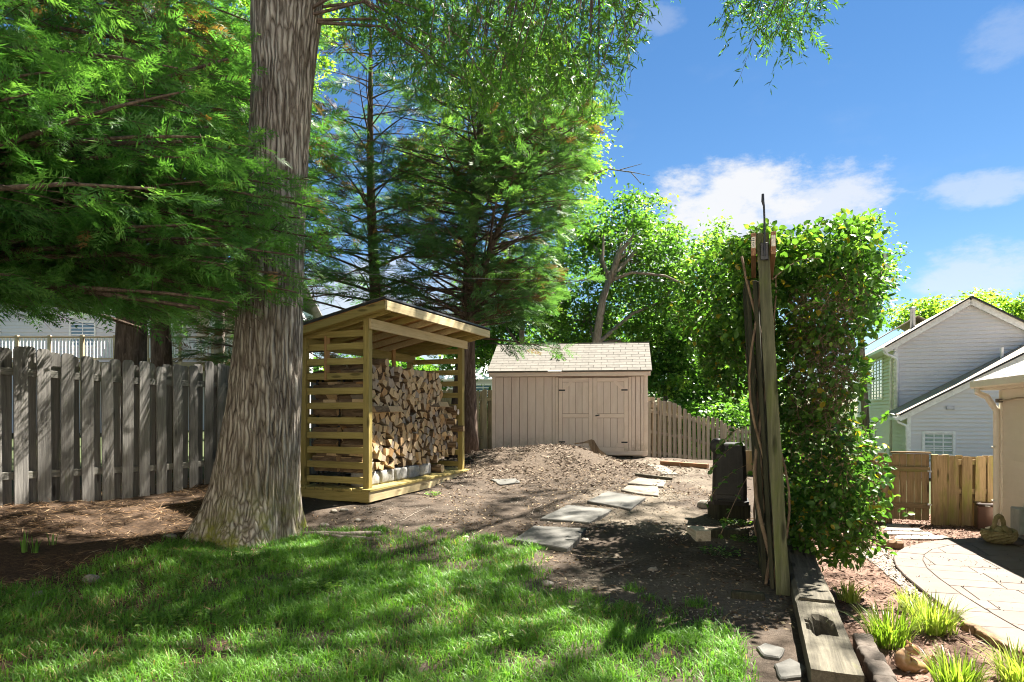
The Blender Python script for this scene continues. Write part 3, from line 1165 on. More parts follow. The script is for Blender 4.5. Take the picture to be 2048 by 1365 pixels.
# ------------------------------------------------------------------ fences
def picket_mesh(w, h, th, top, mat, name='picket'):
    c = w * .22
    if top == 'round':
        poly = [(-w / 2, -.06), (w / 2, -.06), (w / 2, h - c * 1.3), (w / 2 - c * .35, h - c * .45), (w / 2 - c, h), (-w / 2 + c, h), (-w / 2 + c * .35, h - c * .45), (-w / 2, h - c * 1.3)]
    else:
        poly = [(-w / 2, -.06), (w / 2, -.06), (w / 2, h), (-w / 2, h)]
    return MB().prism(poly, (1, 0, 0), (0, 0, 1), (0, 1, 0), (0, -th / 2, 0), th).mesh(name, mat)


def fence(name, label, a, b, h, pitch, width, mat, matx, rails=(.22, .62, .9), top='round', post_every=2.4, post_cap=0.0, lowz=False, back=True, sag=.02):
    a, b = np.array(a, float), np.array(b, float)
    L_ = np.linalg.norm(b - a)
    d = (b - a) / L_
    zf = (lambda x, y: float(low_z(x, y))) if lowz else hz
    z0 = zf(*a)
    root = thing(name, label, 'fence', (a[0], a[1], z0), math.atan2(d[1], d[0]))
    gz = lambda s_: zf(*(a + d * s_)) - z0
    variants = [picket_mesh(width, h + dh, .019, top, mat) for dh in (0, .012, -.014, .022)]
    n = int(L_ / pitch)
    for i in range(n):
        s_ = (i + .5) * pitch + random.uniform(-.008, .008)
        g = gz(s_)
        link('picket', random.choice(variants), root, (s_, -.034, g + random.uniform(-sag, sag)), (random.uniform(-.01, .01), random.uniform(-.012, .012), random.uniform(-.03, .03)))
        if back and s_ + pitch / 2 < L_:
            link('picket', random.choice(variants), root, (s_ + pitch / 2, .034, gz(s_ + pitch / 2) + random.uniform(-sag, sag)), (0, random.uniform(-.012, .012), math.pi))
    m = max(1, int(round(L_ / post_every)))
    for i in range(m + 1):
        s_ = i * L_ / m
        board('post', (.09, .045, h + .1 + post_cap), W_OLD if mat is W_OLD else mat, root, (s_, 0, gz(s_) + (h + post_cap) / 2 - .08))
    for i in range(m):
        s0, s1 = i * L_ / m, (i + 1) * L_ / m
        for r_ in rails:
            p0, p1 = Vector((s0 + .05, 0, gz(s0) + r_ * h)), Vector((s1 - .05, 0, gz(s1) + r_ * h))
            MB().bar(p0, p1, .042, .088, ch=.004).build('rail', matx, root)
    return root


fd = np.array((1.2, 2.6)) / np.linalg.norm((1.2, 2.6))
FA = np.array((-5.7, 7.4)) - fd * 2.6
FB = np.array((-5.7, 7.4)) + fd * 8.6
fence('board_fence', 'tall weathered grey shadowbox fence along the left side behind the oak', FA, FB, 1.80, .255, .148, W_OLD, W_OLDX, (.20, .86))
fence('board_fence', 'sunlit tan board fence stepping downhill right of the garden shed', (3.55, 18.1), (8.3, 21.9), 1.62, .235, .135, W_TAN, W_TANX, (.15, .5, .86))
fence('board_fence', 'pale board fence visible between woodshed and garden shed', (-2.4, 19.6), (4.2, 18.6), 1.75, .25, .14, W_TAN, W_TANX, (.2, .85))

GV = np.array((8.2, 10.75))
gate_r = GV - V * .92
gfn = fence('board_fence', 'mossy low picket fence between gate and near house', gate_r - V * .12, GV + V * .35, 1.17, .182, .142, W_MOSS, W_MOSSX, (.5, .92), post_every=1.6, lowz=True, sag=.01)
fence('board_fence', 'old brown fence left of the gate, half hidden by the vine', GV - V * 4.4, GV - V * 1.72, 1.2, .155, .142, W_MOSS, W_MOSSX, (.2, .85), post_every=1.3, lowz=True, back=False, top='flat')
# the gate: boards with a framed back
ga = GV - V * 1.68
gz0 = float(low_z(0, ga[1]))
gate = thing('garden_gate', 'wooden garden gate with mossy cross rail and knotty boards', 'gate', (ga[0], ga[1], gz0), math.atan2(V[1], V[0]))
for i in range(5):
    board('board', (.108, .018, 1.14), W_MOSS, gate, (.06 + i * .112, .02, .04 + .60))
for zz in (.32, .95):
    board('rail', (.56, .035, .085), W_MOSSX, gate, (.285, -.012, zz))
board('top_rail', (.60, .07, .03), W_MOSSX, gate, (.285, 0, 1.235))
for i, (xx, lb) in enumerate(((.64, 'gate_post'), (.80, 'gate_post'))):
    p = ga + V * xx
    o = board('gate_post', (.095, .095, 1.30), W_MOSS, None, (p[0], p[1], gz0 + .56), (0, 0, math.atan2(V[1], V[0])))
    tag(o, ('square wooden gate post on the latch side of the gate', 'square wooden post where the mossy picket fence begins')[i], 'post', 'posts by the garden gate')
HINGE = m_flat('galvanised', (.5, .5, .48), .4, .5, .7)
for zz in (.35, .92):
    board('hinge', (.07, .012, .03), HINGE, gate, (.56, -.04, zz))

# ------------------------------------------------------------------ woodshed
FL = np.array((-1.94, 8.8))
wz = .24
ws = thing('woodshed', 'open treated pine woodshed with slatted sides and sloping roof', 'woodshed', (FL[0], FL[1], wz), ROT_U)
WL, WD = 3.1, 1.13
DT = .19
for i in range(8):                                   # deck boards
    board('deck_board', (WL + .34, .138, .035), W_PTX, ws, (WL / 2 + .08, -.01 + i * .15, DT - .0175))
board('skirt_board', (WL + .34, .036, .135), W_PALE, ws, (WL / 2 + .08, -.05, DT - .035 - .069))
board('skirt_board', (.036, WD + .03, .135), W_PTY, ws, (-.075, .52, DT - .035 - .069))
board('skirt_board', (.036, WD + .03, .135), W_PTY, ws, (WL + .235, .52, DT - .035 - .069))
for xx, yy in ((.0, 0), (0, WD - .1), (WL - .1, 0), (WL - .1, WD - .1)):
    board('foot_block', (.12, .12, .12), W_PTX, ws, (xx + .05, yy + .08, -.03))
HF, HB = 2.50, 2.27                                  # top of the front and back posts
ps = .092
for xx in (.046, WL - .046):
    board('post', (ps, ps, HF - DT), W_PT, ws, (xx, .046, (HF + DT) / 2))
    board('post', (ps, ps, HB - DT), W_PT, ws, (xx, WD - .046, (HB + DT) / 2))
board('post', (ps, ps, HB - DT), W_PT, ws, (WL * .62, WD - .046, (HB + DT) / 2))
board('header', (WL + .05, .04, .14), W_PALE, ws, (WL / 2 + .02, -.022, HF - .075))
board('header', (WL, .04, .14), W_PTX, ws, (WL / 2, WD - .115, HB - .08))
SL = (HF - HB) / (WD - .09)
roofz = lambda y: HF + .01 + (-y + .046) * SL
for xx, side_ in ((.046, 'l'), (WL - .046, 'r')):
    for i in range(10):
        z = DT + .10 + i * .205
        ztop = roofz(WD) - .05
        if z > ztop - .04:
            break
        board('slat', (.036, WD - .19, .092), W_PTY, ws, (xx, WD / 2, z), (random.uniform(-.006, .006), 0, 0))
    z = DT + .10 + 10 * .205
    board('slat', (.036, WD - .19, .092), W_PTY, ws, (xx, WD / 2, z - .03))
    MB().bar((xx, -.30, roofz(-.30) + .035), (xx, WD + .18, roofz(WD + .18) + .035), .04, .11, ch=.003).build('side_beam', W_PTY, ws)
board('brace', (.09, .036, .62), W_RED, ws, (.06, .72, 1.98))
board('brace', (.09, .036, .62), W_RED, ws, (WL * .74, WD - .15, 2.0))
for i in range(3):
    board('back_board', (WL - .2, .03, .09), W_PTX, ws, (WL / 2, WD - .03, .6 + i * .55))
for i in range(8):                                   # rafters
    xx = -.12 + i * (WL + .24) / 7
    MB().bar((xx, -.33, roofz(-.33) + .036), (xx, WD + .2, roofz(WD + .2) + .036), .037, .088, ch=.003).build('rafter', W_PALE if i in (3, 4, 5) else W_PTY, ws)
OSB = m_mottle('roof_sheathing', [(.3, (.22, .115, .04)), (.5, (.38, .215, .085)), (.7, (.48, .30, .14))], 5, .85, .2, var=.05, stretch=(1, 3, 3))
ROOF_BLACK = m_flat('black_drip_edge', (.018, .019, .022), .5, .4)
SHING_D = m_mottle('brown_shingle', [(.3, (.10, .08, .06)), (.7, (.22, .19, .15))], 20, .95, .4, var=.2)
ya, yb = -.37, WD + .24
Mr = lambda y, dz: Vector((WL / 2 + .02, y, roofz(y) + dz))
MB().bar(Mr(ya, .092), Mr(yb, .092), WL + .44, .018).build('roof_sheathing', OSB, ws)
MB().bar(Mr(ya - .035, .114), Mr(yb + .02, .114), WL + .50, .026).build('drip_edge', ROOF_BLACK, ws)
for i in range(11):
    y0 = ya + i * .15
    MB().bar(Mr(y0, .133 + .003), Mr(y0 + .17, .133), WL + .48, .008).build('shingle_course', SHING_D, ws)
board('fascia', (WL + .42, .036, .125), W_PALE, ws, (WL / 2 + .02, ya - .016, roofz(ya) + .024))
for xx in (-.19, WL + .23):
    MB().bar((xx, ya + .002, roofz(ya) + .035), (xx, yb, roofz(yb) + .035), .036, .10, ch=.003).build('barge_board', W_PTY, ws)

# black metal log rack inside
rk = thing('log_rack', 'black metal log rack standing inside the left end of the woodshed', 'rack', tuple(Vector((FL[0], FL[1], wz)) + Vector((U[0] * .2 - V[0] * .62, U[1] * .2 - V[1] * .62, DT))), ROT_U)
for xx in (0, .12):
    for yy in (0, .36):
        board('upright', (.032, .032, 1.5), METAL_BLACK, rk, (xx, yy, .75))
for yy in (0, .36):
    board('foot', (.9, .035, .035), METAL_BLACK, rk, (.45, yy, .07))

# ------------------------------------------------------------------ concrete blocks and firewood
CBLOCK = m_mottle('rough_concrete', [(.3, (.17, .165, .15)), (.5, (.28, .27, .25)), (.7, (.38, .37, .34))], 12, .95, .7, .012, var=.08, fine=90)
wsM = Matrix.Translation((FL[0], FL[1], wz)) @ Matrix.Rotation(ROT_U, 4, 'Z')
cw = ('nearest the left front post', 'second from the left front post', 'third from the left front post', 'fourth from the left front post', 'fifth, last before the round log')
for i in range(5):
    P_, F_ = rough_block((.37, .26, .19), i + 5, .012, 5)
    o = link('concrete_block', np_mesh('concrete_block', P_, F_, CBLOCK))
    o.matrix_world = wsM @ Matrix.Translation((.33 + i * .395, .27, DT + .095))
    tag(o, 'rough grey concrete block under the firewood, ' + cw[i], 'block', 'concrete blocks under the firewood')

END = None


def m_endgrain():
    m_, nt, out = new_mat('split_wood_end')
    t = NT(nt)
    r_ = t.random()
    col = t.ramp(r_, [(0, (.30, .26, .21)), (.12, (.40, .32, .24)), (.25, (.50, .36, .2)), (.45, (.60, .43, .23)), (.6, (.66, .49, .29)), (.75, (.46, .27, .12)), (.85, (.58, .44, .28)), (1, (.27, .235, .2))])
    v = t.coord()
    f = t.noise(v, 26, 6, .7)
    wv = t.noise(t.coord(scale=(1, .2, 1)), 60, 3, .6)
    col = t.mix(t.rng(f, .3, .7, 0, .65), col, t.mix(.5, col, (.12, .075, .04)))
    col = t.mix(t.rng(wv, .55, .7, 0, .35), col, (.16, .10, .05))
    t.bsdf(out, col, .9, t.bump(wv, .4, .004), .1)
    return m_


def m_bark(name, stops, sx=(1, 1, .25), scale=16, bump=.8, moss=None):
    m_, nt, out = new_mat(name)
    t = NT(nt)
    v = t.coord(scale=sx)
    f = t.noise(v, scale, 8, .68, .8)
    col = t.ramp(f, stops)
    big = t.noise(t.coord(), 1.5, 4, .6)
    col = t.mix(t.rng(big, .4, .7, 0, .4), col, tuple(k * .6 for k in stops[1][1]))
    if moss:
        ms = t.attr('tint')
        mn = t.noise(t.coord(), 5, 6, .7)
        col = t.mix(t.math('MULTIPLY', ms, t.rng(mn, .42, .6), True), col, moss)
    t.bsdf(out, col, .95, t.bump(f, bump, .02), .1)
    return m_


ENDG = m_endgrain()
BARKSIDE = m_bark('firewood_bark', [(.3, (.06, .04, .028)), (.5, (.17, .115, .07)), (.7, (.32, .23, .14))], (1, .2, 1), 22)


def log_mesh(poly, ln):
    """a split billet: outline in x,z, running back along +y"""
    n = len(poly)
    mb = MB()
    c = np.mean(poly, 0)
    k = .97
    vs_ = [(p[0], 0, p[1]) for p in poly] + [(p[0] * .99, ln * .5, p[1] * .99) for p in poly] + [(p[0] * k, ln, p[1] * k) for p in poly]
    fs_ = [tuple(range(n))[::-1], tuple(range(2 * n, 3 * n))]
    for a in (0, n):
        fs_ += [(a + i, a + (i + 1) % n, a + n + (i + 1) % n, a + n + i) for i in range(n)]
    mb.add(vs_, fs_)
    me = mb.mesh('firewood_log', [BARKSIDE, ENDG])
    for p in me.polygons:
        p.material_index = 1 if p.index < 2 else (1 if (p.index * 7 + n) % 3 == 0 else 0)
    return me


def stack():
    """positions from a jittered packing; each cell becomes one split billet"""
    H = lambda x: 1.46 if x < 2.28 else max(.80, 1.46 - (x - 2.28) * 2.3)
    pts, rad_ = [], []
    for tries in range(26000):
        x, z = random.uniform(.14, 2.93), random.uniform(.045, 1.5)
        if z > H(x):
            continue
        r_ = random.choice((.040, .044, .05, .05, .058, .066)) * (1.0 if z > .35 else 1.12)
        ok_ = True
        for (a, b), q in zip(pts, rad_):
            if (a - x) ** 2 + (b - z) ** 2 < (r_ + q) ** 2 * .98:
                ok_ = False
                break
        if ok_:
            pts.append((x, z))
            rad_.append(r_)
    pts = np.array(pts)
    logs = []
    for i, p in enumerate(pts):
        a0 = random.uniform(0, 1.5)
        poly = [(.082 * math.cos(a0 + q * 1.0472), .082 * math.sin(a0 + q * 1.0472)) for q in range(6)]
        dd = pts - p
        near = np.argsort((dd ** 2).sum(1))[1:13]
        for j in near:
            v = dd[j]
            l_ = np.linalg.norm(v)
            nn = v / l_
            out = []
            for a in range(len(poly)):
                A, B = np.array(poly[a]), np.array(poly[(a + 1) % len(poly)])
                da, db = A @ nn - l_ / 2 + .0015, B @ nn - l_ / 2 + .0015
                if da <= 0:
                    out.append(tuple(A))
                if (da < 0) != (db < 0) and da != db:
                    k = da / (da - db)
                    out.append(tuple(A + (B - A) * k))
            poly = out
            if len(poly) < 3:
                break
        if len(poly) < 3:
            continue
        # drop short corners so that the pieces read as wedges and quarters
        keep = random.choice((3, 3, 4, 4, 4, 4, 5, 5))
        poly = list(poly)
        while len(poly) > keep:
            ar = []
            for a in range(len(poly)):
                A, B, D = [np.array(poly[(a + k) % len(poly)]) for k in (-1, 0, 1)]
                ar.append(abs((B - A)[0] * (D - A)[1] - (B - A)[1] * (D - A)[0]))
            poly.pop(int(np.argmin(ar)))
        logs.append((p, poly))
    return logs


logs = stack()
base = DT + .195
GL = 'split firewood stacked in the woodshed'
for (p, poly) in logs:
    ln = random.uniform(.36, .46)
    o = link('firewood_log', log_mesh(poly, ln))
    o.matrix_world = wsM @ Matrix.Translation((p[0], .13 + random.uniform(-.035, .03), base + p[1])) @ Euler((random.uniform(-.06, .06), 0, random.uniform(-.08, .08))).to_matrix().to_4x4()
    tag(o, 'split firewood log stacked in the woodshed with its cut end facing out', 'log', GL)
# the second row behind, only where its ends and sides show
k = 0
for (p, poly) in logs:
    if p[0] < .40 or p[1] > 1.36:
        k += 1
        o = link('firewood_log', log_mesh(poly, .40))
        o.matrix_world = wsM @ Matrix.Translation((p[0] + .02, .60 + random.uniform(-.03, .03), base + p[1])) @ Euler((0, 0, random.uniform(-.1, .1))).to_matrix().to_4x4()
        tag(o, 'firewood log in the back row, seen through the slatted side or over the stack', 'log', 'firewood in the back row')


def round_log(label, x, y, z, r, ln, rot=0.0):
    poly = [(r * math.cos(a) * random.uniform(.93, 1.05), r * math.sin(a) * random.uniform(.93, 1.05)) for a in np.linspace(0, 2 * math.pi, 13)[:-1]]
    o = link('firewood_log', log_mesh(poly, ln))
    for q in o.data.polygons:
        q.material_index = 1 if q.index < 2 else 0
    o.matrix_world = wsM @ Matrix.Translation((x, y, DT + z)) @ Matrix.Rotation(rot, 4, 'Z')
    tag(o, label, 'log', 'loose and round firewood logs')


round_log('pale round log lying on top of the firewood stack', .62, .09, .195 + 1.56, .06, .4)
round_log('small round log lying on deck right of the concrete blocks', 2.34, .06, .075, .07, .42)
for i, (xx, zz, lb) in enumerate(((2.72, 1.10, 'topmost round log of the column at the right post'), (2.84, 1.03, 'upper right round log of the column at the right post'), (2.86, .74, 'protruding round log beside the right front post'),
                                  (2.74, .86, 'dark round log in the column at the right post'), (2.78, .46, 'low round log sticking out near the right post'))):
    round_log(lb, xx, -.0 if i != 2 else -.10, zz, .052, .5, .05 * i)
for i, (xx, zz, lb) in enumerate(((2.30, 1.06, 'long dark branch log lying along the slope of the stack'), (.72, .98, 'long split log lying flat along the stack front'), (2.42, .86, 'pale flat split log lying lengthwise at the right'), (2.45, .56, 'grey split log lying lengthwise low at the right'))):
    poly = [(-.05, -.035), (.05, -.045), (.055, .03), (-.01, .05)]
    o = link('firewood_log', log_mesh(poly, (.62, .75, .36, .34)[i]))
    o.matrix_world = wsM @ Matrix.Translation((xx + .3, .10, DT + .195 + zz - .1)) @ Matrix.Rotation(math.pi / 2 + .08 * (i - 1), 4, 'Z')
    tag(o, lb, 'log', 'loose and round firewood logs')

# ------------------------------------------------------------------ garden shed
SH = m_mottle('pinkish_shed_paint', [(.3, (.64, .515, .445)), (.5, (.71, .59, .515)), (.7, (.75, .64, .57))], 3, .8, .35, .006, var=.03, stretch=(2.5, 2.5, .5), fine=30)
SHT = m_mottle('shed_trim_paint', [(.3, (.68, .545, .455)), (.5, (.75, .62, .53)), (.7, (.78, .67, .585))], 3, .75, .2, .004, var=.03)
def splash(mat, zlo, zhi):
    """mud splashed on the foot of the boards"""
    nt = mat.node_tree
    t = NT(nt)
    p = [q for q in nt.nodes if q.type == 'BSDF_PRINCIPLED'][0]
    src = p.inputs['Base Color'].links[0].from_socket
    tc = t.n('ShaderNodeTexCoord')
    sp = t.n('ShaderNodeSeparateXYZ')
    nt.links.new(tc.outputs['Object'], sp.inputs[0])
    f = t.math('MULTIPLY', t.rng(sp.outputs[2], zlo, zhi, 1, 0), t.rng(t.noise(t.coord(), 7, 6, .7), .35, .65), True)
    nt.links.new(t.mix(t.math('MULTIPLY', f, .7), src, (.20, .16, .09)), p.inputs['Base Color'])


splash(SH, -.95, -.45)
splash(SHT, -.98, -.6)
GAP = m_flat('shed_dark_gap', (.05, .035, .028), .9)
srx, sry = 3.28, 15.7
slx, sly = -.50, 16.3
sang = math.atan2(sry - sly, srx - slx)
SW = math.hypot(srx - slx, sry - sly)
sz = .40
shed = thing('garden_shed', 'pinkish beige garden shed with double doors and shingled roof', 'shed', (slx, sly, sz), sang)
SHH = 1.98
k = SW / (1283 - 165)
cx = lambda c: (c - 165) * k           # from the zoomed photograph's columns to metres along the front
d0, d1, d2 = cx(652), cx(898.5), cx(1147)
MB().box((SW / 2, 1.27, SHH / 2 - .02), (SW - .03, 2.40, SHH)).build('wall', SH, shed)
board('groove_shade_sheet', (SW - .1, .006, SHH - .1), m_flat('shed_groove_shade', (.44, .33, .265), .9), shed, (SW / 2, .0145 + .012, SHH / 2))  # darker sheet: shade of the plank grooves put into its colour
# gable ends behind
for xx in (0.03, SW - .05):
    MB().prism([(0.02, SHH - .05), (2.46, SHH - .05), (1.24, SHH + .62)], (0, 1, 0), (0, 0, 1), (1, 0, 0), (xx, 0, 0), .02).build('gable', SH, shed)
xw = 0.09
plank = {}
edges_ = [.09]
while edges_[-1] + .203 < d0 - .05:
    edges_.append(edges_[-1] + .203)
edges_.append(d0 - .075)
spans = list(zip(edges_[:-1], edges_[1:])) + [(d2 + .075, d2 + .075 + .10), (d2 + .175, d2 + .29), (d2 + .29, SW - .09)]
for a, b in spans:
    if b - a > .02:
        board('siding_plank', (b - a - .014, .016, SHH - .14), SH, shed, ((a + b) / 2, .008, (SHH + .0) / 2), ch=.003)
for xx in (.045, SW - .045):
    board('corner_trim', (.088, .022, SHH), SHT, shed, (xx, .004, SHH / 2))
for xx in (d0 - .04, d2 + .04):
    board('door_trim', (.07, .026, SHH - .16), SHT, shed, (xx, .0, (SHH - .16) / 2 + .08))
board('eave_board', (SW + .12, .03, .10), SHT, shed, (SW / 2, -.14, SHH - .01))
board('bottom_skirt', (SW, .028, .10), SHT, shed, (SW / 2, -.003, .05))
for xx in (.5, 1.9, SW - .25):
    board('foundation_block', (.2, .3, .3), CBLOCK, shed, (xx, .3, -.13))
    board('skid', (.09, 1.9, .09), W_OLDX, shed, (xx, 1.2, -.045))
DH0, DH1 = .09, SHH - .10
for (a, b, sgn) in ((d0, d1, -1), (d1, d2, 1)):
    w = b - a
    dr = MB().box((0, 0, 0), (w - .016, .022, DH1 - DH0), None, .003).build('door', bpy.data.materials['shed_groove_shade'], shed, ((a + b) / 2, -.004, (DH0 + DH1) / 2))  # slab in the groove tone, shade between the door boards as colour
    hh = (DH1 - DH0)
    # grooved boards between the frame
    iw = w - .2
    for i in range(4):
        for z0_, z1_ in ((-hh / 2 + .105, SHH - .10 - (683 - 412) * k - DH0 - hh / 2 - .057), (SHH - .10 - (683 - 412) * k - DH0 - hh / 2 + .057, hh / 2 - .105)):
            board('door_board', (iw / 4 - .012, .008, z1_ - z0_), SH, dr, (-iw / 2 + (i + .5) * iw / 4, -.013, (z0_ + z1_) / 2), ch=.002)
    for xx in (-w / 2 + .052, w / 2 - .052):
        board('stile', (.092, .018, hh - .004), SHT, dr, (xx, -.019, 0))
    midz = SHH - .10 - (683 - 412) * k - DH0 - hh / 2
    for zz in (-hh / 2 + .05, midz, hh / 2 - .05):
        board('cross_rail', (w - .205, .018, .092), SHT, dr, (0, -.0188, zz))
    def diag(x0, z0, x1, z1):
        MB().bar((x0, -.0205, z0), (x1, -.0205, z1), .016, .075, up=(0, 1, 0)).build('corner_brace', SHT, dr, (0, 0, 0))
    o_ = sgn * (w / 2 - .09)
    def diagb(x0, z0, x1, z1):
        a_, b_ = Vector((x0, -.0245, z0)), Vector((x1, -.0245, z1))
        MB().bar(a_, b_, .07, .016, up=(0, 1, 0)).build('corner_brace', SHT, dr)
    diagb(o_, hh / 2 - .32, o_ - sgn * .24, hh / 2 - .08)
    if sgn > 0:
        diagb(o_, -hh / 2 + .32, o_ - sgn * .24, -hh / 2 + .08)
    for zz in (-hh / 2 + .22, hh / 2 - .30):
        board('hinge', (.15, .006, .035), METAL_BLACK, dr, (o_ - sgn * .0, -.034, zz))
    if sgn > 0:
        MB().tube([(-w / 2 + .07, -.04, midz + .0), (-w / 2 + .07, -.075, midz + .0), (-w / 2 + .16, -.085, midz + .02)], .013, 8).build('handle', METAL_BLACK, dr)
# roof
ROOFM = m_mottle('pale_tan_shingle', [(.3, (.095, .087, .075)), (.5, (.122, .112, .098)), (.7, (.15, .139, .122))], 9, .95, .3, .006, var=.10, fine=70)
re0, rez = -.20, SHH + .05
rr = .56
rip = 1.24
for sgn in (1, -1):
    y0, y1 = (re0, rip) if sgn > 0 else (2 * rip - re0, rip)
    a_, b_ = Vector((SW / 2, y0, rez)), Vector((SW / 2, y1, rez + (rip - re0) * rr))
    MB().bar(a_, b_, SW + .18, .03).build('roof', OSB if False else ROOFM, shed)
sl_ = math.sqrt(1 + rr * rr)
rows = 11
ex_ = (rip - re0) * sl_ / rows
tabw = .31
pitch_ = math.atan(rr)
for i in range(rows):
    off = (i % 2) * tabw / 2 + random.uniform(-.02, .02)
    x = -.09 - off
    while x < SW + .09:
        a, b = max(x, -.09), min(x + tabw, SW + .09)
        if b - a > .04:
            s_ = (i + .5) * ex_
            y = re0 + s_ / sl_
            z = rez + s_ / sl_ * rr
            board('shingle', (round(b - a, 2) - .008, ex_ * 1.06, .008), ROOFM, shed, ((a + b) / 2, y - .022 * rr / sl_, z + .022), (pitch_ - .025, 0, random.uniform(-.004, .004)), ch=.001)
        x += tabw
board('ridge_cap', (SW + .18, .11, .016), ROOFM, shed, (SW / 2, rip, rez + (rip - re0) * rr + .014))
o = board('vent_flap', (.33, .10, .03), m_flat('grey_metal_flap', (.34, .32, .3), .6), shed, (cx(630), -.235, SHH + .055), (.3, 0, .02))

# fallen twig with leaves on the shed roof is built with the trees
# low sleepers near the shed
gA, gB = G(1322, 931), G(1416, 938)
o = MB().bar((0, 0, 0), tuple(Vector((gB.x - gA.x, gB.y - gA.y, gB.z - gA.z))), .09, .09, ch=.006).build('landscape_timber', W_CED, None, (gA.x, gA.y, gA.z + .05))
tag(o, 'orange brown landscape timber on the ground by the right fence', 'timber')
gA, gB = G(1270, 952), G(1345, 961)
o = MB().bar((0, 0, 0), tuple(Vector((gB.x - gA.x, gB.y - gA.y, gB.z - gA.z))), .05, .05, ch=.006).build('landscape_timber', W_TIMBER, None, (gA.x, gA.y, gA.z + .02))
tag(o, 'thin grey edging strip beside the pale path stones', 'timber')

# ------------------------------------------------------------------ tree stump on the mound
STUMP = m_bark('stump_wood', [(.3, (.14, .085, .05)), (.5, (.40, .29, .18)), (.7, (.6, .47, .32))], (1, 1, .2), 9)
sx_, sy_ = 1.16, 12.25
gz_ = hz(sx_, sy_)
nst = 48
mb = MB()
sh_ = .90 - gz_
prof = [(.66, -.22), (.52, -.04), (.43, .04), (.38, sh_ * .6), (.355, sh_), (.32, sh_ - .01), (.2, sh_ - .03), (.02, sh_ - .04)]
for q, (r_, z) in enumerate(prof):
    for j in range(nst):
        a = 2 * math.pi * j / nst
        fl_ = 1 + (.10 * math.sin(4 * a + .6) + .07 * math.sin(9 * a + 1)) * (1 if q < 4 else .6)
        rad2 = r_ * fl_ * (1 + (.05 if j % 2 else -.05) * (q < 5))
        zz = z + (random.uniform(-.045, .03) if q in (4, 5) else random.uniform(-.012, .012) if q > 5 else 0)
        mb.v.append((rad2 * 1.08, rad2, zz))
for i in range(len(prof) - 1):
    for j in range(nst):
        j2 = (j + 1) % nst
        mb.f.append((i * nst + j, i * nst + j2, (i + 1) * nst + j2, (i + 1) * nst + j))
o = mb.build('tree_stump', STUMP, None, (sx_, sy_, gz_), (0, 0, 0), False)
tag(o, 'splintered pale tree stump on the mulch mound before the shed', 'stump')

# ------------------------------------------------------------------ trellis, timbers, bin
TZ = hz(*TP)
tr = thing('trellis', 'tall mossy trellis with a leaning post and dark upright slats', 'trellis', (TP[0], TP[1], TZ), ROT_U)
lean = .16
TH = 2.93
mb = MB()
prof = [(-.051, -.051), (.051, -.051), (.051, .051), (-.051, .051)]
vs_, fs_ = [], []
for i in range(13):
    z = -.15 + (TH + .15) * i / 12
    s_ = 1 + .04 * math.sin(i * 1.7) - .12 * (i / 12)
    for a, b in prof:
        vs_.append((a * s_, b * s_ + lean * max(z, 0) / TH, z))
for i in range(12):
    for j in range(4):
        fs_.append((i * 4 + j, i * 4 + (j + 1) % 4, i * 4 + 4 + (j + 1) % 4, i * 4 + 4 + j))
fs_ += [(3, 2, 1, 0), (48, 49, 50, 51)]
bm_ = MB()
bm_.add(vs_, fs_)
bm_.build('post', W_POST, tr)
board('post', (.11, .11, 2.85), W_DARK, tr, (3.3, .08, 1.4), (-.05, 0, 0))
for yy in (.075, -.075):
    MB().bar((-.10, yy + lean * .95, TH - .10), (3.5, yy + lean * .95, TH - .10), .04, .185, ch=.004).build('beam', W_CED, tr)
for i in range(17):
    xx = .18 + i * .185
    for yy, zz in (((.19, 0),) if i % 2 else ((.11, 0), (.03, 0))):
        o = board('slat', (.10, .035, 2.62), W_DARK, tr, (xx + random.uniform(-.02, .02), yy + lean * .2 + random.uniform(-.02, .02), 1.30 + random.uniform(-.05, .05)), (-lean / TH, random.uniform(-.01, .01), random.uniform(-.2, .2)))
for zz in (.6, 1.7):
    board('cross_rail', (3.3, .035, .07), W_DARK, tr, (1.75, .02 + lean * zz / TH, zz))
hk = thing('plant_hook', 'black metal hook rod screwed to the top of the trellis post', 'hook', (TP[0] + U[0] * -.08 - V[0] * lean * .9, TP[1] - U[1] * .08 - V[1] * lean * .9, TZ + TH - .16), ROT_U)
board('bracket', (.02, .06, .14), METAL_BLACK, hk, (0, 0, 0))
MB().tube([(-.015, 0, -.04), (-.015, 0, .25), (-.015, .004, .36), (-.015, .012, .40), (-.015, .012, .46)], [.008, .008, .008, .012, .010], 8).build('rod', METAL_BLACK, hk)
TAGM = m_flat('paper_tag', (.62, .58, .48), .7)
board('price_tag', (.003, .03, .09), TAGM, tr, (-.1025, .075 + lean * .95, TH - .085))
board('price_tag', (.003, .03, .09), TAGM, tr, (-.1025, -.075 + lean * .95, TH - .085))
for j in range(5):
    board('tag_bar', (.0022, .016, .006), METAL_BLACK, tr, (-.1045, .075 + lean * .95, TH - .115 + j * .015))

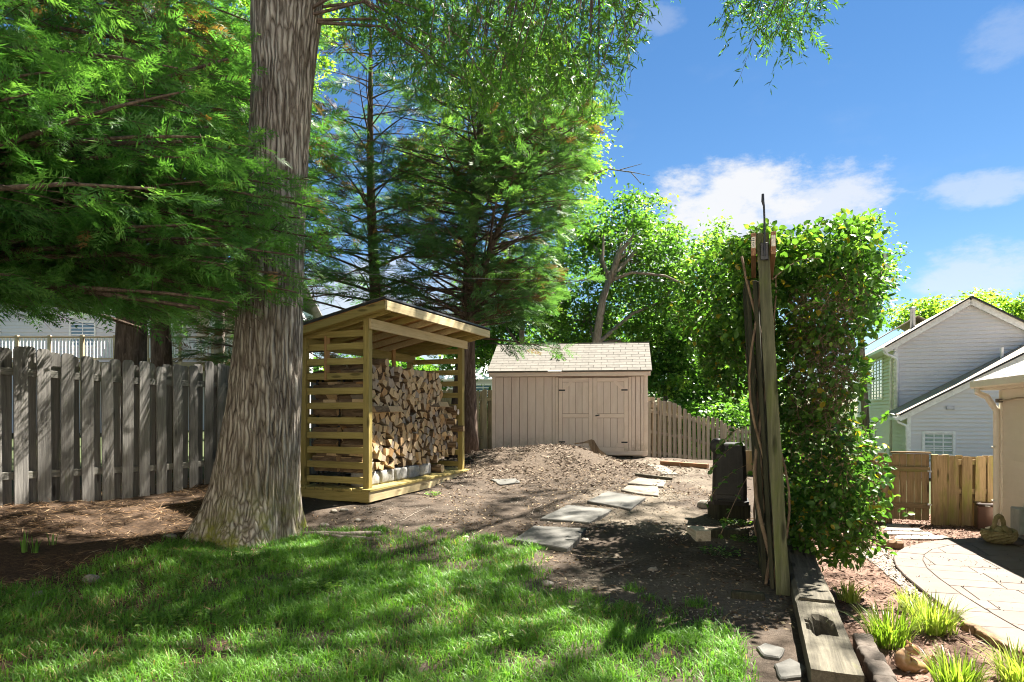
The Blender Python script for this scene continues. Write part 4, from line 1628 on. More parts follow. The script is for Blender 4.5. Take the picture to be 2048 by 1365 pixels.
# timbers of the low retaining wall
TT = [(-.62, 2.9, .155, 'long cracked timber under the trellis post, top of the low wall'), (-1.95, -.63, .135, 'mossy timber with a rotten hole in its top, nearest the camera')]
for i, (a, b, zt, lb) in enumerate(TT):
    p0 = np.array(TP) + U * a + V * .185
    p1 = np.array(TP) + U * b + V * .185
    mbt = bmesh.new()
    L_ = b - a
    if i == 1:
        # a hole rotted through the top
        nx, ny_ = 40, 10
        w, hgt_ = .25, .24
        vtop = {}
        for ix in range(nx + 1):
            for iy in range(ny_ + 1):
                x = L_ * ix / nx
                y = w * (iy / ny_ - .5)
                dd = ((x - L_ * .60) / .20) ** 2 + ((y - .01) / .07) ** 2
                nn = float(fbm(np.array([x * 14]), np.array([y * 14]), 2)[0]) - .5
                z = -.17 * float(sstep(1.25, .75, np.array([dd + nn * 1.4]))[0]) + nn * .012
                vtop[ix, iy] = mbt.verts.new((x, y, z))
        for ix in range(nx):
            for iy in range(ny_):
                mbt.faces.new((vtop[ix, iy], vtop[ix + 1, iy], vtop[ix + 1, iy + 1], vtop[ix, iy + 1]))
        for iy in (0, ny_):
            col_ = [mbt.verts.new((L_ * ix / nx, w * (iy / ny_ - .5), -hgt_)) for ix in range(nx + 1)]
            for ix in range(nx):
                q = (vtop[ix, iy], col_[ix], col_[ix + 1], vtop[ix + 1, iy])
                mbt.faces.new(q if iy == 0 else q[::-1])
        for ix in (0, nx):
            vs2 = [vtop[ix, iy] for iy in range(ny_ + 1)]
            b0 = mbt.verts.new((L_ * ix / nx, -w / 2, -hgt_))
            b1 = mbt.verts.new((L_ * ix / nx, w / 2, -hgt_))
            mbt.faces.new(vs2 + [b1, b0])
        bmesh.ops.recalc_face_normals(mbt, faces=mbt.faces[:])
    else:
        w = .255
        n_ = 30
        ring = []
        for ix in range(n_ + 1):
            x = L_ * ix / n_
            j = [random.uniform(-.006, .006) for _ in range(6)]
            ring.append([mbt.verts.new(q) for q in ((x, -w / 2, -.26), (x, -w / 2 + j[0], -.02 + j[1]), (x, -w / 2 + .018, j[2] * .6), (x, w / 2 - .03, j[3] * .6), (x, w / 2 + j[4], -.03 + j[5]), (x, w / 2, -.26))])
        for ix in range(n_):
            for q in range(5):
                mbt.faces.new((ring[ix][q], ring[ix + 1][q], ring[ix + 1][q + 1], ring[ix][q + 1]))
        mbt.faces.new(ring[0][::-1])
        mbt.faces.new(ring[-1])
        bmesh.ops.recalc_face_normals(mbt, faces=mbt.faces[:])
    me = bpy.data.meshes.new('retaining_timber')
    mbt.to_mesh(me)
    mbt.free()
    me.materials.append(W_TIMBER)
    o = link('retaining_timber', me, None, (p0[0], p0[1], zt), (0, 0, ROT_U))
    tag(o, lb, 'timber', 'timbers of the low retaining wall')

# small cut timber and sleepers on the dirt by the bin
g = G(1404, 1082)
o = board('timber_block', (.17, .3, .12), m_wood('cut_end_wood', (.2, .17, .12), (.36, .32, .24), (.48, .43, .34), 'y'), None, (g.x, g.y + .12, g.z + .055), (0, 0, .05))
tag(o, 'square pale timber offcut on the ground by the trellis', 'timber')
gA, gB = G(1420, 1076), G(1500, 1078)
o = MB().bar((0, 0, 0), tuple(Vector((gB.x - gA.x, gB.y - gA.y, 0))), .09, .1, ch=.012).build('sleeper', W_DARK, None, (gA.x, gA.y + .06, gA.z + .04))
tag(o, 'dark half buried sleeper between the offcut and the trellis', 'timber')
gA, gB = G(1462, 1196), G(1530, 1200)
o = MB().bar((0, 0, 0), tuple(Vector((gB.x - gA.x, gB.y - gA.y, 0))), .07, .07, ch=.012).build('sleeper', W_DARK, None, (gA.x, gA.y, gA.z + .02))
tag(o, 'dark rotting wood piece on the dirt left of the post foot', 'timber')

BINM = m_mottle('black_bin_plastic', [(.3, (.014, .013, .012)), (.5, (.024, .022, .020)), (.7, (.042, .038, .033))], 5, .45, .15, .004)
bg_ = G(1452, 1042)
bnz = bg_.z
bn = thing('wheeled_bin', 'black wheeled rubbish bin standing upside down by the trellis', 'bin', (bg_.x + .10, bg_.y + .18, bnz + .20), -.30)
bn.scale = (.9, .9, .97)
mb = MB()
secs = [(.255, 0.0), (.262, .05), (.235, .055), (.232, .13), (.235, .14), (.222, .62), (.21, .78), (.195, .80), (.10, .81)]
vs_, fs_ = [], []
for hw, z in secs:
    hd = hw * 1.08
    c_ = .05
    ring = [(-hw + c_, -hd), (hw - c_, -hd), (hw, -hd + c_), (hw, hd - c_), (hw - c_, hd), (-hw + c_, hd), (-hw, hd - c_), (-hw, -hd + c_)]
    vs_ += [(a, b, z) for a, b in ring]
for i in range(len(secs) - 1):
    for j in range(8):
        fs_.append((i * 8 + j, i * 8 + (j + 1) % 8, i * 8 + 8 + (j + 1) % 8, i * 8 + 8 + j))
fs_ += [tuple(range(7, -1, -1)), tuple((len(secs) - 1) * 8 + j for j in range(8))]
mb.add(vs_, fs_)
mb.build('body', BINM, bn)
for yy in (-.10, .16):
    wh = MB()
    wh.lathe([(.02, -.03), (.085, -.03), (.098, -.02), (.098, .02), (.085, .03), (.02, .03)], 20)
    wl = wh.build('wheel', BINM, bn, (-.165, -.235 if yy < 0 else .235, .76), (math.pi / 2, 0, 0), True)
    MB().lathe([(.0, -.036), (.03, -.036), (.034, -.03), (.034, .03), (.03, .036), (.0, .036)], 12).build('hub', METAL_BLACK, wl)
for xx in (-.12, 0, .12):
    MB().bar((xx, -.268, .16), (xx, -.242, .70), .02, .012, up=(0, 1, 0)).build('rib', BINM, bn)
board('hand_grip', (.34, .035, .03), BINM, bn, (0, -.288, .06), ch=.008)
board('axle', (.02, .5, .02), METAL_BLACK, bn, (-.165, 0, .76))
o = board('support_block', (.42, .38, .20), W_DARK, None, (bg_.x + .10, bg_.y + .2, bnz + .095), (0, 0, .08))
tag(o, 'dark wooden block under the upside down bin', 'block')
gk = G(1408, 1015)
P_, F_ = blob(.12, 91, 2, .3, (.8, .9, .7))
tag(link('stone', np_mesh('stone', P_, F_, STONE, None, True), None, (gk.x, gk.y, gk.z + .03)), 'grey rock left of the upside down bin', 'stone', 'stones lying on the dirt')

# ------------------------------------------------------------------ houses
VINYL_TAN = m_mottle('tan_vinyl', [(.3, (.58, .525, .43)), (.7, (.66, .605, .51))], 2, .55, .08, .003, var=.02)
TRIM_TAN = m_mottle('cream_trim', [(.3, (.68, .63, .53)), (.7, (.74, .70, .60))], 2, .5, .05, .003)
VINYL_W = m_mottle('white_vinyl', [(.3, (.64, .635, .66)), (.7, (.72, .715, .74))], 2, .55, .08, .003, var=.02)
VINYL_C = m_mottle('cream_vinyl', [(.3, (.68, .64, .55)), (.7, (.76, .72, .63))], 2, .55, .08, .003, var=.02)
TRIM_W = m_flat('white_trim', (.80, .81, .82), .45)
GREY_SH = m_mottle('grey_roof_shingle', [(.3, (.13, .12, .11)), (.5, (.22, .205, .19)), (.7, (.32, .30, .28))], 22, .95, .5, .01, var=.14, fine=90)
BROWN_SH = m_mottle('tan_roof_shingle', [(.3, (.20, .165, .13)), (.5, (.32, .275, .225)), (.7, (.43, .38, .32))], 14, .95, .5, .01, var=.1, fine=70)


def m_glass(name, tint, rough=.04):
    m_, nt, out = new_mat(name)
    t = NT(nt)
    p = t.bsdf(out, tint, rough, None, .6)
    p.inputs['Coat Weight'].default_value = .6
    p.inputs['Coat Roughness'].default_value = .03
    return m_


GLASS = m_glass('window_glass', (.035, .045, .05))
GLASS_B = m_glass('blue_window_glass', (.10, .17, .24))
BLIND = m_flat('window_blind', (.36, .46, .43), .6)


def lap(parent, b0, b1, t0, t1, zb, zt, ax, mat, out=-1, name='siding_board', base=0.0):
    """one lap of siding; ax 'x' runs along x and faces y*out, ax 'y' runs along y and faces x*out; verts relative to its middle"""
    m = (b0 + b1) / 2
    th0, th1 = (.016, .004) if zt - zb < .12 else (.055, -.005)
    zm = (zb + zt) / 2
    P_ = []
    for s_, z, th in ((b0, zb, th0), (b1, zb, th0), (t1, zt, th1), (t0, zt, th1)):
        for o_ in (base + out * th, base - out * .02):
            P_.append((s_ - m, o_, z - zm) if ax == 'x' else (o_, s_ - m, z - zm))
    F_ = [(0, 2, 4, 6), (7, 5, 3, 1), (0, 1, 3, 2), (2, 3, 5, 4), (4, 5, 7, 6), (6, 7, 1, 0)]
    mb = MB()
    mb.add(P_, F_)
    me = mb.mesh(name, mat)
    bm = bmesh.new()
    bm.from_mesh(me)
    bmesh.ops.recalc_face_normals(bm, faces=bm.faces[:])
    bm.to_mesh(me)
    bm.free()
    return link(name, me, parent, (m, 0, zm) if ax == 'x' else (0, m, zm))


def window(parent, c, w, h, ax, out, glass, frame, cols=2, rows=2, blind=False, fw=.07):
    """window in a wall: frame (> pane, muntins); c is its centre on the wall face"""
    rz = 0 if (ax == 'x') else math.pi / 2
    f = MB()
    y = -.035 if out < 0 else .035
    for a in (-1, 1):
        f.box((a * (w / 2 + fw / 2), y / 2, 0), (fw, .05, h + 2 * fw), None, .005)
        f.box((0, y / 2, a * (h / 2 + fw / 2)), (w, .05, fw), None, .005)
    rot = (0, 0, 0)
    if ax == 'y':
        rot = (0, 0, -math.pi / 2 if out < 0 else math.pi / 2)
        f = MB()
        y = -.035
        for a in (-1, 1):
            f.box((a * (w / 2 + fw / 2), y / 2, 0), (fw, .05, h + 2 * fw), None, .005)
            f.box((0, y / 2, a * (h / 2 + fw / 2)), (w, .05, fw), None, .005)
    fr = f.build('window', frame, parent, c, rot)
    for i in range(cols):
        for j in range(rows):
            board('pane', (w / cols - .02, .01, h / rows - .02), glass, fr, (-w / 2 + (i + .5) * w / cols, -.006 if y < 0 else .006, -h / 2 + (j + .5) * h / rows), ch=.001)
    for i in range(1, cols):
        board('muntin', (.035, .03, h), frame, fr, (-w / 2 + i * w / cols, -.014, 0))
    for j in range(1, rows):
        board('muntin', (w, .026, .035), frame, fr, (0, -.013, -h / 2 + j * h / rows))
    if blind:
        for j in range(int(h / .05)):
            board('blind_slat', (w - .03, .006, .042), BLIND, fr, (0, -.0125, -h / 2 + .03 + j * .05), (.3, 0, 0), ch=.001)
    return fr


# near house on the right: wall runs along the plot, faces left
nz = float(low_z(0, 10.2)) - .01
nh = thing('near_house', 'tan sided near house at right edge with cream gutter and downspout', 'house', (WC[0], WC[1], nz), ROT_U + math.pi)
NHL, EH = 14.5, 2.24
MB().box((NHL / 2 + .02, 2.6, EH / 2), (NHL - .06, 5.1, EH)).build('wall', VINYL_TAN, nh)
board('foundation', (NHL, .05, .16), CBLOCK, nh, (NHL / 2, 0, .08))
z = .16
while z < EH - .12:
    lap(nh, .09, NHL, .09, NHL, z, z + .105, 'x', VINYL_TAN)
    z += .102
board('corner_trim', (.10, .05, EH - .1), TRIM_TAN, nh, (.045, -.008, .1 + (EH - .1) / 2))
board('frieze', (NHL, .03, .16), TRIM_TAN, nh, (NHL / 2 + .05, -.014, EH - .07))
OV = .22
board('soffit', (NHL + .25, OV, .02), TRIM_TAN, nh, (NHL / 2 - .1, -OV / 2, EH + .02))
board('fascia', (NHL + .28, .02, .14), TRIM_TAN, nh, (NHL / 2 - .1, -OV - .01, EH + .08))
gm = MB()
prof = [(-.115, .02), (-.115, .11), (-.105, .11), (-.1, .03), (-.01, .03), (-.01, .11), (0, .11), (0, 0), (-.09, 0)]
gm.prism(prof, (0, 1, 0), (0, 0, 1), (1, 0, 0), (-.24, -OV - .022, EH + .04), NHL + .26)
gm.build('gutter', TRIM_TAN, nh)
MB().tube([(-.06, -OV - .08, EH + .05), (-.06, -OV - .08, EH - .03), (-.04, -OV * .8, EH - .10), (-.0, -.12, EH - .22), (.01, -.065, EH - .32), (.01, -.065, 1.2), (.01, -.065, .18), (.01, -.10, .08), (.01, -.2, .04)], .046, 10).build('downspout', TRIM_TAN, nh, smooth=True)
for zz in (.5, 1.35):
    board('downspout_strap', (.11, .02, .03), TRIM_TAN, nh, (.01, -.112, zz))
rsl = .47
for sgn in (0, 1):
    a_ = Vector((NHL / 2 - .1, -OV - .06, EH + .135))
    b_ = Vector((NHL / 2 - .1, 2.6, EH + .135 + (2.6 + OV + .06) * rsl))
    if sgn:
        a_.y = 5.2 + OV + .06
        b_.y = 2.6
    MB().bar(a_, b_, NHL + .34, .03).build('roof', GREY_SH, nh)
MB().prism([(0, EH), (5.1, EH), (2.6, EH + 2.6 * rsl)], (0, 1, 0), (0, 0, 1), (1, 0, 0), (.02, 0, 0), .05).build('gable', VINYL_TAN, nh)
sl_ = math.sqrt(1 + rsl * rsl)
for i in range(14):
    x = -.27 - (i % 2) * .15
    while x < 4.2:
        a, b = max(x, -.27), x + .3
        s_ = (i + .5) * .135
        board('shingle', (round(b - a, 2) - .006, .15, .01), GREY_SH, nh, ((a + b) / 2, -OV - .06 + s_ / sl_ - .02, EH + .135 + s_ / sl_ * rsl + .024), (math.atan(rsl) - .03, 0, 0), ch=.001)
        x += .3
GREYBOX = m_flat('grey_box_paint', (.25, .27, .25), .5)
board('meter_box', (.34, .14, .36), GREYBOX, nh, (1.05, -.085, .36), ch=.012)
board('junction_box', (.10, .07, .06), m_flat('dark_junction', (.12, .11, .10), .6), nh, (.10, -.06, EH - .16))
MB().tube([(.15, -.06, EH - .16), (.5, -.05, EH - .15), (.8, -.045, EH - .13), (1.6, -.04, EH - .14)], .012, 6).build('cable', m_flat('cable_grey', (.3, .27, .2), .7), nh)

# unseen wing added behind the camera: its sunlit wall bounces fill into the yard
MB().box((NHL + 2.6, -5.4, 2.8), (5.1, 17.0, 5.6)).build('bounce_wing_wall', VINYL_TAN, nh)
z = .2
while z < 5.5:
    lap(nh, -13.9, 3.0, -13.9, 3.0, z, z + .2, 'y', VINYL_C, base=NHL + .03)
    z += .197
for yy in (-11.0, -7.2, -1.6):
    for zz in (1.45, 4.1):
        window(nh, (NHL + .0, yy, zz), 1.1, 1.4, 'y', -1, GLASS, TRIM_W, 2, 2)
board('soffit', (.5, 17.4, .03), TRIM_TAN, nh, (NHL - .2, -5.4, 5.62))
board('gutter', (.12, 17.4, .12), TRIM_TAN, nh, (NHL - .5, -5.4, 5.66))
MB().bar(Vector((NHL - .5, -5.4, 5.7)), Vector((NHL + 2.6, -5.4, 7.1)), 17.6, .05).build('bounce_wing_roof', GREY_SH, nh)
MB().bar(Vector((NHL + 5.7, -5.4, 5.7)), Vector((NHL + 2.6, -5.4, 7.1)), 17.6, .05).build('bounce_wing_roof', GREY_SH, nh)

# two storey neighbour behind the gate
HC = np.array((15.32, 26.0))
hz0 = -1.15
hh_ = thing('neighbour_house', 'two storey white sided neighbour house with gable and lean-to wing', 'house', (HC[0], HC[1], hz0), math.atan2(V[1], V[0]))
EV = 4.1 - hz0
PKX = 2.53
PKZ = 5.69 - hz0
gs = (PKZ - EV) / PKX
MB().box((PKX, 5.1, EV / 2), (2 * PKX - .05, 10, EV)).build('wall', VINYL_W, hh_)
MB().prism([(.03, EV - .02), (2 * PKX - .03, EV - .02), (PKX, PKZ - .05)], (1, 0, 0), (0, 0, 1), (0, 1, 0), (0, .1, 0), 10).build('gable_body', VINYL_W, hh_)
z = 1.6
while z < PKZ - .1:
    zt = min(z + .155, PKZ - .03)
    lim = lambda q: max(0, (q - EV) / gs)
    lap(hh_, lim(z) + .08, 2 * PKX - lim(z), lim(zt) + .08, 2 * PKX - lim(zt), z, zt, 'x', VINYL_W, base=.08)
    z += .152
z = 0.0
while z < EV - .1:
    lap(hh_, 0.02, 10, 0.02, 10, z, min(z + .155, EV), 'y', VINYL_C, base=.0)
    z += .152
board('corner_trim', (.12, .12, EV), TRIM_W, hh_, (.045, .05, EV / 2))
for sgn in (-1, 1):
    e = Vector((PKX + sgn * (PKX + .38), 0, PKZ + .02 - gs * (PKX + .38)))
    p = Vector((PKX, 0, PKZ + .02))
    MB().bar(e + Vector((0, -.12, -.02)), p + Vector((0, -.12, -.02)), .05, .24, up=(0, 1, 0) if False else (0, 0, 1)).build('rake_board', TRIM_W, hh_)
    MB().bar(e + Vector((0, 4.9, .13)), p + Vector((0, 4.9, .13)), 10.3, .05).build('roof', BROWN_SH, hh_)
    MB().bar(e + Vector((0, -.27, .125)), p + Vector((0, -.27, .125)), .03, .06).build('drip_edge', ROOF_BLACK, hh_)
MB().bar(Vector((PKX + 3.2, 11, PKZ + .6 - gs * 3.2)), Vector((PKX, 11, PKZ + .6)), 5, .05).build('rear_roof', BROWN_SH, hh_)
MB().bar(Vector((PKX - 3.2, 11, PKZ + .6 - gs * 3.2)), Vector((PKX, 11, PKZ + .6)), 5, .05).build('rear_roof', BROWN_SH, hh_)
board('soffit', (.38, 10.2, .03), TRIM_W, hh_, (-.19, 5.0, EV - .22))
board('gutter', (.11, 10.3, .12), TRIM_W, hh_, (-.42, 5.0, EV - .16))
MB().tube([(-.42, -.02, EV - .2), (-.36, -.06, EV - .34), (-.05, -.08, EV - .5), (.06, -.06, EV - .62), (.06, -.06, 2.62)], .055, 8).build('downspout', TRIM_W, hh_, smooth=True)
MB().tube([(.0, -.055, EV - .3), (-.09, .35, EV - .6), (-.09, .35, .3)], .05, 8).build('downspout', TRIM_W, hh_, smooth=True)
window(hh_, (-.03, 4.0, 4.0), 3.0, 1.7, 'y', -1, GLASS, TRIM_W, 4, 2)
window(hh_, (-.03, 5.0, 1.35), 1.4, 1.4, 'y', -1, GLASS, TRIM_W, 2, 2)
FLUE = m_flat('metal_flue', (.30, .33, .38), .4, .5, .6)
MB().lathe([(.11, 0), (.11, 1.05), (.15, 1.06), (.15, 1.14), (.02, 1.18)], 14).build('flue_pipe', FLUE, hh_, (1.6, 5.0, PKZ - gs * (PKX - 1.6) - .02), smooth=True)
# lean-to wing toward the camera
WY = -2.6
es = .57
WE = 1.40 - hz0
MB().prism([(.0, 0), (6.2, 0), (6.2, WE + 6.2 * es - .1), (.0, WE - .06)], (1, 0, 0), (0, 0, 1), (0, 1, 0), (-.03, WY + .1, 0), 2.6).build('wing_wall', VINYL_W, hh_)
z = 0.0
while z < WE + 5.5 * es:
    zt = z + .150
    l0, l1 = max(0, (z - WE + .04) / es), max(0, (zt - WE + .04) / es)
    lap(hh_, -.03 + l0, 6.2, -.03 + l1, 6.2, z, zt, 'x', VINYL_W, base=WY + .02)
    z += .147
z = 0.0
while z < WE - .1:
    lap(hh_, WY + .1, 0, WY + .1, 0, z, z + .150, 'y', VINYL_C, base=-.045)
    z += .147
board('corner_trim', (.12, .10, WE), TRIM_W, hh_, (-.02, WY + .0, WE / 2))
e = Vector((-.36, 0, WE - .36 * es))
p = Vector((6.2, 0, WE + 6.2 * es))
MB().bar(e + Vector((0, WY - .1, -.02)), p + Vector((0, WY - .1, -.02)), .05, .22).build('rake_board', TRIM_W, hh_)
MB().bar(e + Vector((0, WY / 2 - .1, .12)), p + Vector((0, WY / 2 - .1, .12)), 2.75, .05).build('roof', BROWN_SH, hh_)
MB().bar(e + Vector((0, WY - .24, .115)), p + Vector((0, WY - .24, .115)), .03, .06).build('drip_edge', ROOF_BLACK, hh_)
board('gutter', (.11, 2.7, .11), TRIM_W, hh_, (-.42, WY / 2 - .1, WE - .22))
MB().tube([(-.40, WY + .05, WE - .24), (-.35, WY + .02, WE - .36), (-.10, WY + .0, WE - .48), (-.09, WY - .0, WE - .6), (-.09, WY, .2)], .05, 8).build('downspout', TRIM_W, hh_, smooth=True)
window(hh_, (.90, WY + .0, 1.27), .84, 1.06, 'x', -1, BLIND, TRIM_W, 3, 2, True, .09)
board('wall_vent', (.24, .07, .12), FLUE, hh_, (1.25, WY - .03, 2.72))
MB().lathe([(.05, 0), (.05, .42)], 10).build('vent_pipe', TRIM_W, hh_, (3.3, -.9, WE + 3.3 * es + .1))

# neighbour beyond the left fence: white wall, window, raised deck with rail, porch posts
lh = thing('left_neighbour_house', 'white sided neighbour house with raised deck beyond the left fence', 'house', (-26, 28, .5), 0)
MB().box((7.5, 4, 3.1), (15, 7.9, 6.2)).build('wall', VINYL_W, lh)
z = 1.0
while z < 6.1:
    lap(lh, 0, 15, 0, 15, z, z + .155, 'x', VINYL_W, base=.04)
    z += .152
window(lh, (7.5, .02, 4.25), 1.0, 1.0, 'x', -1, GLASS_B, TRIM_W, 2, 2)
window(lh, (3.4, .02, 4.25), 1.0, 1.0, 'x', -1, GLASS_B, TRIM_W, 2, 2)
a_, b_ = Vector((7.5, -.6, 6.15)), Vector((7.5, 4.0, 8.0))
MB().bar(a_, b_, 15.8, .08).build('roof', GREY_SH, lh)
MB().bar(Vector((7.5, 8.6, 6.15)), b_, 15.8, .08).build('roof', GREY_SH, lh)
DECKW = m_wood('deck_wood', (.24, .17, .10), (.44, .34, .22), (.55, .45, .32), 'x', None, 0, .8)
board('deck_floor', (10.5, 2.6, .2), DECKW, lh, (10.6, -1.5, 2.75))
board('handrail', (10.5, .12, .06), DECKW, lh, (10.6, -2.75, 3.82))
board('lower_rail', (10.5, .06, .06), DECKW, lh, (10.6, -2.75, 2.98))
for i in range(9):
    board('deck_post', (.11, .11, 4.0), DECKW, lh, (5.5 + i * 1.27, -2.75, 1.9))
for i in range(76):
    board('baluster', (.04, .04, .82), TRIM_W, lh, (5.5 + i * .137, -2.75, 3.4))
board('porch_roof', (5.6, 3.4, .3), TRIM_W, lh, (14.0, -1.6, 5.35))
for xx in (11.5, 12.7, 14.3, 16.0):
    board('porch_column', (.17, .17, 2.5), TRIM_W, lh, (xx, -2.6, 4.05))
board('porch_back', (4.0, .1, 2.4), VINYL_TAN, lh, (14.5, -.12, 4.05))

# small pale house far behind the shed
fh = thing('far_house', 'far pale house glimpsed between woodshed and garden shed', 'house', (-3.6, 36, .4), 0)
MB().box((2, 2, 1.4), (4.4, 4, 2.8)).build('wall', VINYL_W, fh)
for i in range(9):
    lap(fh, -.2, 4.2, -.2, 4.2, 1.3 + i * .165, 1.3 + i * .165 + .168, 'x', VINYL_W, base=-.005)
window(fh, (2.0, -.03, 2.0), .9, .9, 'x', -1, GLASS_B, TRIM_W, 2, 1)
MB().bar(Vector((2, -.4, 2.75)), Vector((2, 2, 4.2)), 5, .08).build('roof', TRIM_W, fh)
MB().bar(Vector((2, 4.4, 2.75)), Vector((2, 2, 4.2)), 5, .08).build('roof', GREY_SH, fh)

# ------------------------------------------------------------------ things on the patio side
BROWNM = m_flat('brown_metal', (.085, .045, .032), .35, .5, .3)
cg = lowpt(1970, 1062)
bc = thing('pedal_bin', 'brown metal pedal bin beside the picket fence', 'bin', (cg[0] + .12, cg[1] + .12, float(low_z(0, cg[1]))), -.45)
MB().box((0, 0, .20), (.30, .28, .38), None, .012).build('body', BROWNM, bc)
MB().box((0, 0, .412), (.32, .30, .04), None, .012).build('lid', m_flat('dark_brown_lid', (.03, .018, .014), .4), bc)
board('pedal', (.12, .06, .015), HINGE, bc, (0, -.165, .03))
board('lid_badge', (.07, .006, .012), HINGE, bc, (-.02, -.153, .395))

BASK = m_mottle('mossy_basket', [(.3, (.10, .085, .035)), (.5, (.24, .205, .10)), (.7, (.38, .33, .19))], 10, .95, .8, .015, fine=50)
bp = lowpt(1998, 1092)
bk = thing('basket_planter', 'stone basket planter with arched handle on the patio', 'planter', (bp[0], bp[1], float(low_z(0, bp[1])) + .035), .2)
mb = MB()
nr, ns = 15, 40
prof = [(.10, 0), (.15, .015), (.185, .045), (.205, .085), (.212, .12), (.20, .15), (.205, .165), (.19, .17), (.17, .13)]
prof = [(float(np.interp(t, np.linspace(0, 1, len(prof)), [q[0] for q in prof])), float(np.interp(t, np.linspace(0, 1, len(prof)), [q[1] for q in prof]))) for t in np.linspace(0, 1, nr)]
for i, (r_, z) in enumerate(prof):
    for j in range(ns):
        a = 2 * math.pi * j / ns
        kk = 1 + (.045 if (i + j // 2) % 2 else -.02)
        mb.v.append((r_ * kk * math.cos(a) * 1.08, r_ * kk * math.sin(a) * .9, z + .03 * abs(math.cos(a)) * z / .17))
for i in range(nr - 1):
    for j in range(ns):
        j2 = (j + 1) % ns
        mb.f.append((i * ns + j, i * ns + j2, (i + 1) * ns + j2, (i + 1) * ns + j))
mb.f.append(tuple(range(ns - 1, -1, -1)))
mb.build('bowl', BASK, bk)
hp = [(.0 + .085 * math.cos(a) + .0, 0, .17 + .21 * math.sin(a)) for a in np.linspace(math.pi, 0, 15)]
MB().tube(hp, [.028 + .004 * (i % 2) for i in range(15)], 9).build('handle', BASK, bk, smooth=True)
for i in range(7):
    P_, F_ = blob(.055, 20 + i, 2, .35, (1.1, .9, .6))
    a = i * .9
    link('stone_leaf', np_mesh('stone_leaf', P_, F_, BASK), bk, (.10 * math.cos(a), .08 * math.sin(a) - .03, .17 + .02 * (i % 3)), (.5, .2 * i, i))

# glazed animal figure at the bottom of the bed
fg = lowpt(1826, 1345)
CER = m_mottle('brown_glaze', [(.3, (.13, .065, .028)), (.5, (.28, .155, .075)), (.7, (.42, .30, .19))], 7, .22, .1, .003, .6, fine=25)
fgz = float(low_z(0, fg[1]))
sq = thing('glazed_figurine', 'glossy brown glazed animal figurine curled in the mulch', 'figurine', (fg[0], fg[1], fgz), -.1)


def body_mesh(pts, rad, seg=18, name='body'):
    mbb = MB()
    P_ = [Vector(p) for p in pts]
    fine_p, fine_r = [], []
    m_ = len(P_)
    for i in range(m_ - 1):
        for kk in range(6):
            t = kk / 6
            p0, p1, p2, p3 = P_[max(i - 1, 0)], P_[i], P_[i + 1], P_[min(i + 2, m_ - 1)]
            fine_p.append(.5 * ((2 * p1) + (p2 - p0) * t + (2 * p0 - 5 * p1 + 4 * p2 - p3) * t * t + (3 * p1 - p0 - 3 * p2 + p3) * t ** 3))
            fine_r.append(rad[i] + (rad[i + 1] - rad[i]) * (t * t * (3 - 2 * t)))
    fine_p.append(P_[-1])
    fine_r.append(rad[-1])
    mbb.tube(fine_p, fine_r, seg)
    return mbb


body_mesh([(-.035, 0, .155), (-.045, 0, .135), (-.062, 0, .095), (-.05, 0, .06), (.0, 0, .04), (.06, 0, .03), (.095, 0, .03)], [.006, .026, .046, .055, .05, .035, .008]).build('body', CER, sq, smooth=True)
body_mesh([(-.045, 0, .145), (-.015, -.005, .15), (.012, -.01, .135), (.03, -.01, .118)], [.02, .034, .026, .006]).build('head', CER, sq, smooth=True)
for yy in (-.022, .018):
    body_mesh([(-.02, yy, .17), (-.028, yy, .19), (-.03, yy, .2)], [.009, .010, .003], 8).build('ear', CER, sq, smooth=True)
body_mesh([(.08, .03, .02), (.12, .05, .045), (.15, .05, .075), (.145, .04, .10)], [.02, .032, .028, .006]).build('tail', CER, sq, smooth=True)

# ------------------------------------------------------------------ trees
def m_oakbark():
    m_, nt, out = new_mat('oak_bark')
    t = NT(nt)
    wv = t.n('ShaderNodeTexNoise')
    t.set(wv.inputs['Vector'], t.coord(scale=(1, 1, .5)))
    wv.inputs['Scale'].default_value = 9
    off = t.n('ShaderNodeVectorMath', operation='MULTIPLY_ADD')
    nt.links.new(wv.outputs['Color'], off.inputs[0])
    off.inputs[1].default_value = (.045, .045, .03)
    nt.links.new(t.coord(scale=(1, 1, .075)), off.inputs[2])
    vo = t.n('ShaderNodeTexVoronoi', feature='DISTANCE_TO_EDGE')
    nt.links.new(off.outputs[0], vo.inputs['Vector'])
    vo.inputs['Scale'].default_value = 23
    crack = t.rng(vo.outputs['Distance'], .0, .30)
    f = t.noise(t.coord(scale=(1, 1, .30)), 60, 8, .75, .6)
    rg = t.attr('ridge')
    h = t.math('ADD', t.math('MULTIPLY', crack, .5), t.math('ADD', t.math('MULTIPLY', rg, .2), t.math('MULTIPLY', f, .3)))
    col = t.ramp(h, [(.20, (.045, .036, .028)), (.36, (.145, .12, .097)), (.54, (.26, .226, .188)), (.80, (.42, .38, .325))])
    big = t.noise(t.coord(), 1.6, 4, .6)
    col = t.mix(t.rng(big, .4, .7, 0, .4), col, (.13, .10, .075))
    mn = t.noise(t.coord(), 5, 6, .7)
    col = t.mix(t.math('MULTIPLY', t.attr('tint'), t.rng(mn, .40, .58), True), col, (.17, .18, .035))
    t.bsdf(out, col, .95, t.bump(h, 1.0, .03), .1)
    return m_


OAKBARK = m_oakbark()
GREYBARK = m_bark('grey_bark', [(.3, (.06, .05, .04)), (.5, (.19, .16, .13)), (.7, (.33, .29, .24))], (1, 1, .25), 14)
REDBARK = m_bark('conifer_bark', [(.3, (.035, .025, .02)), (.5, (.11, .078, .06)), (.7, (.21, .16, .125))], (1, 1, .2), 18)


def rot_from(d, n_seed=0.0):
    return d


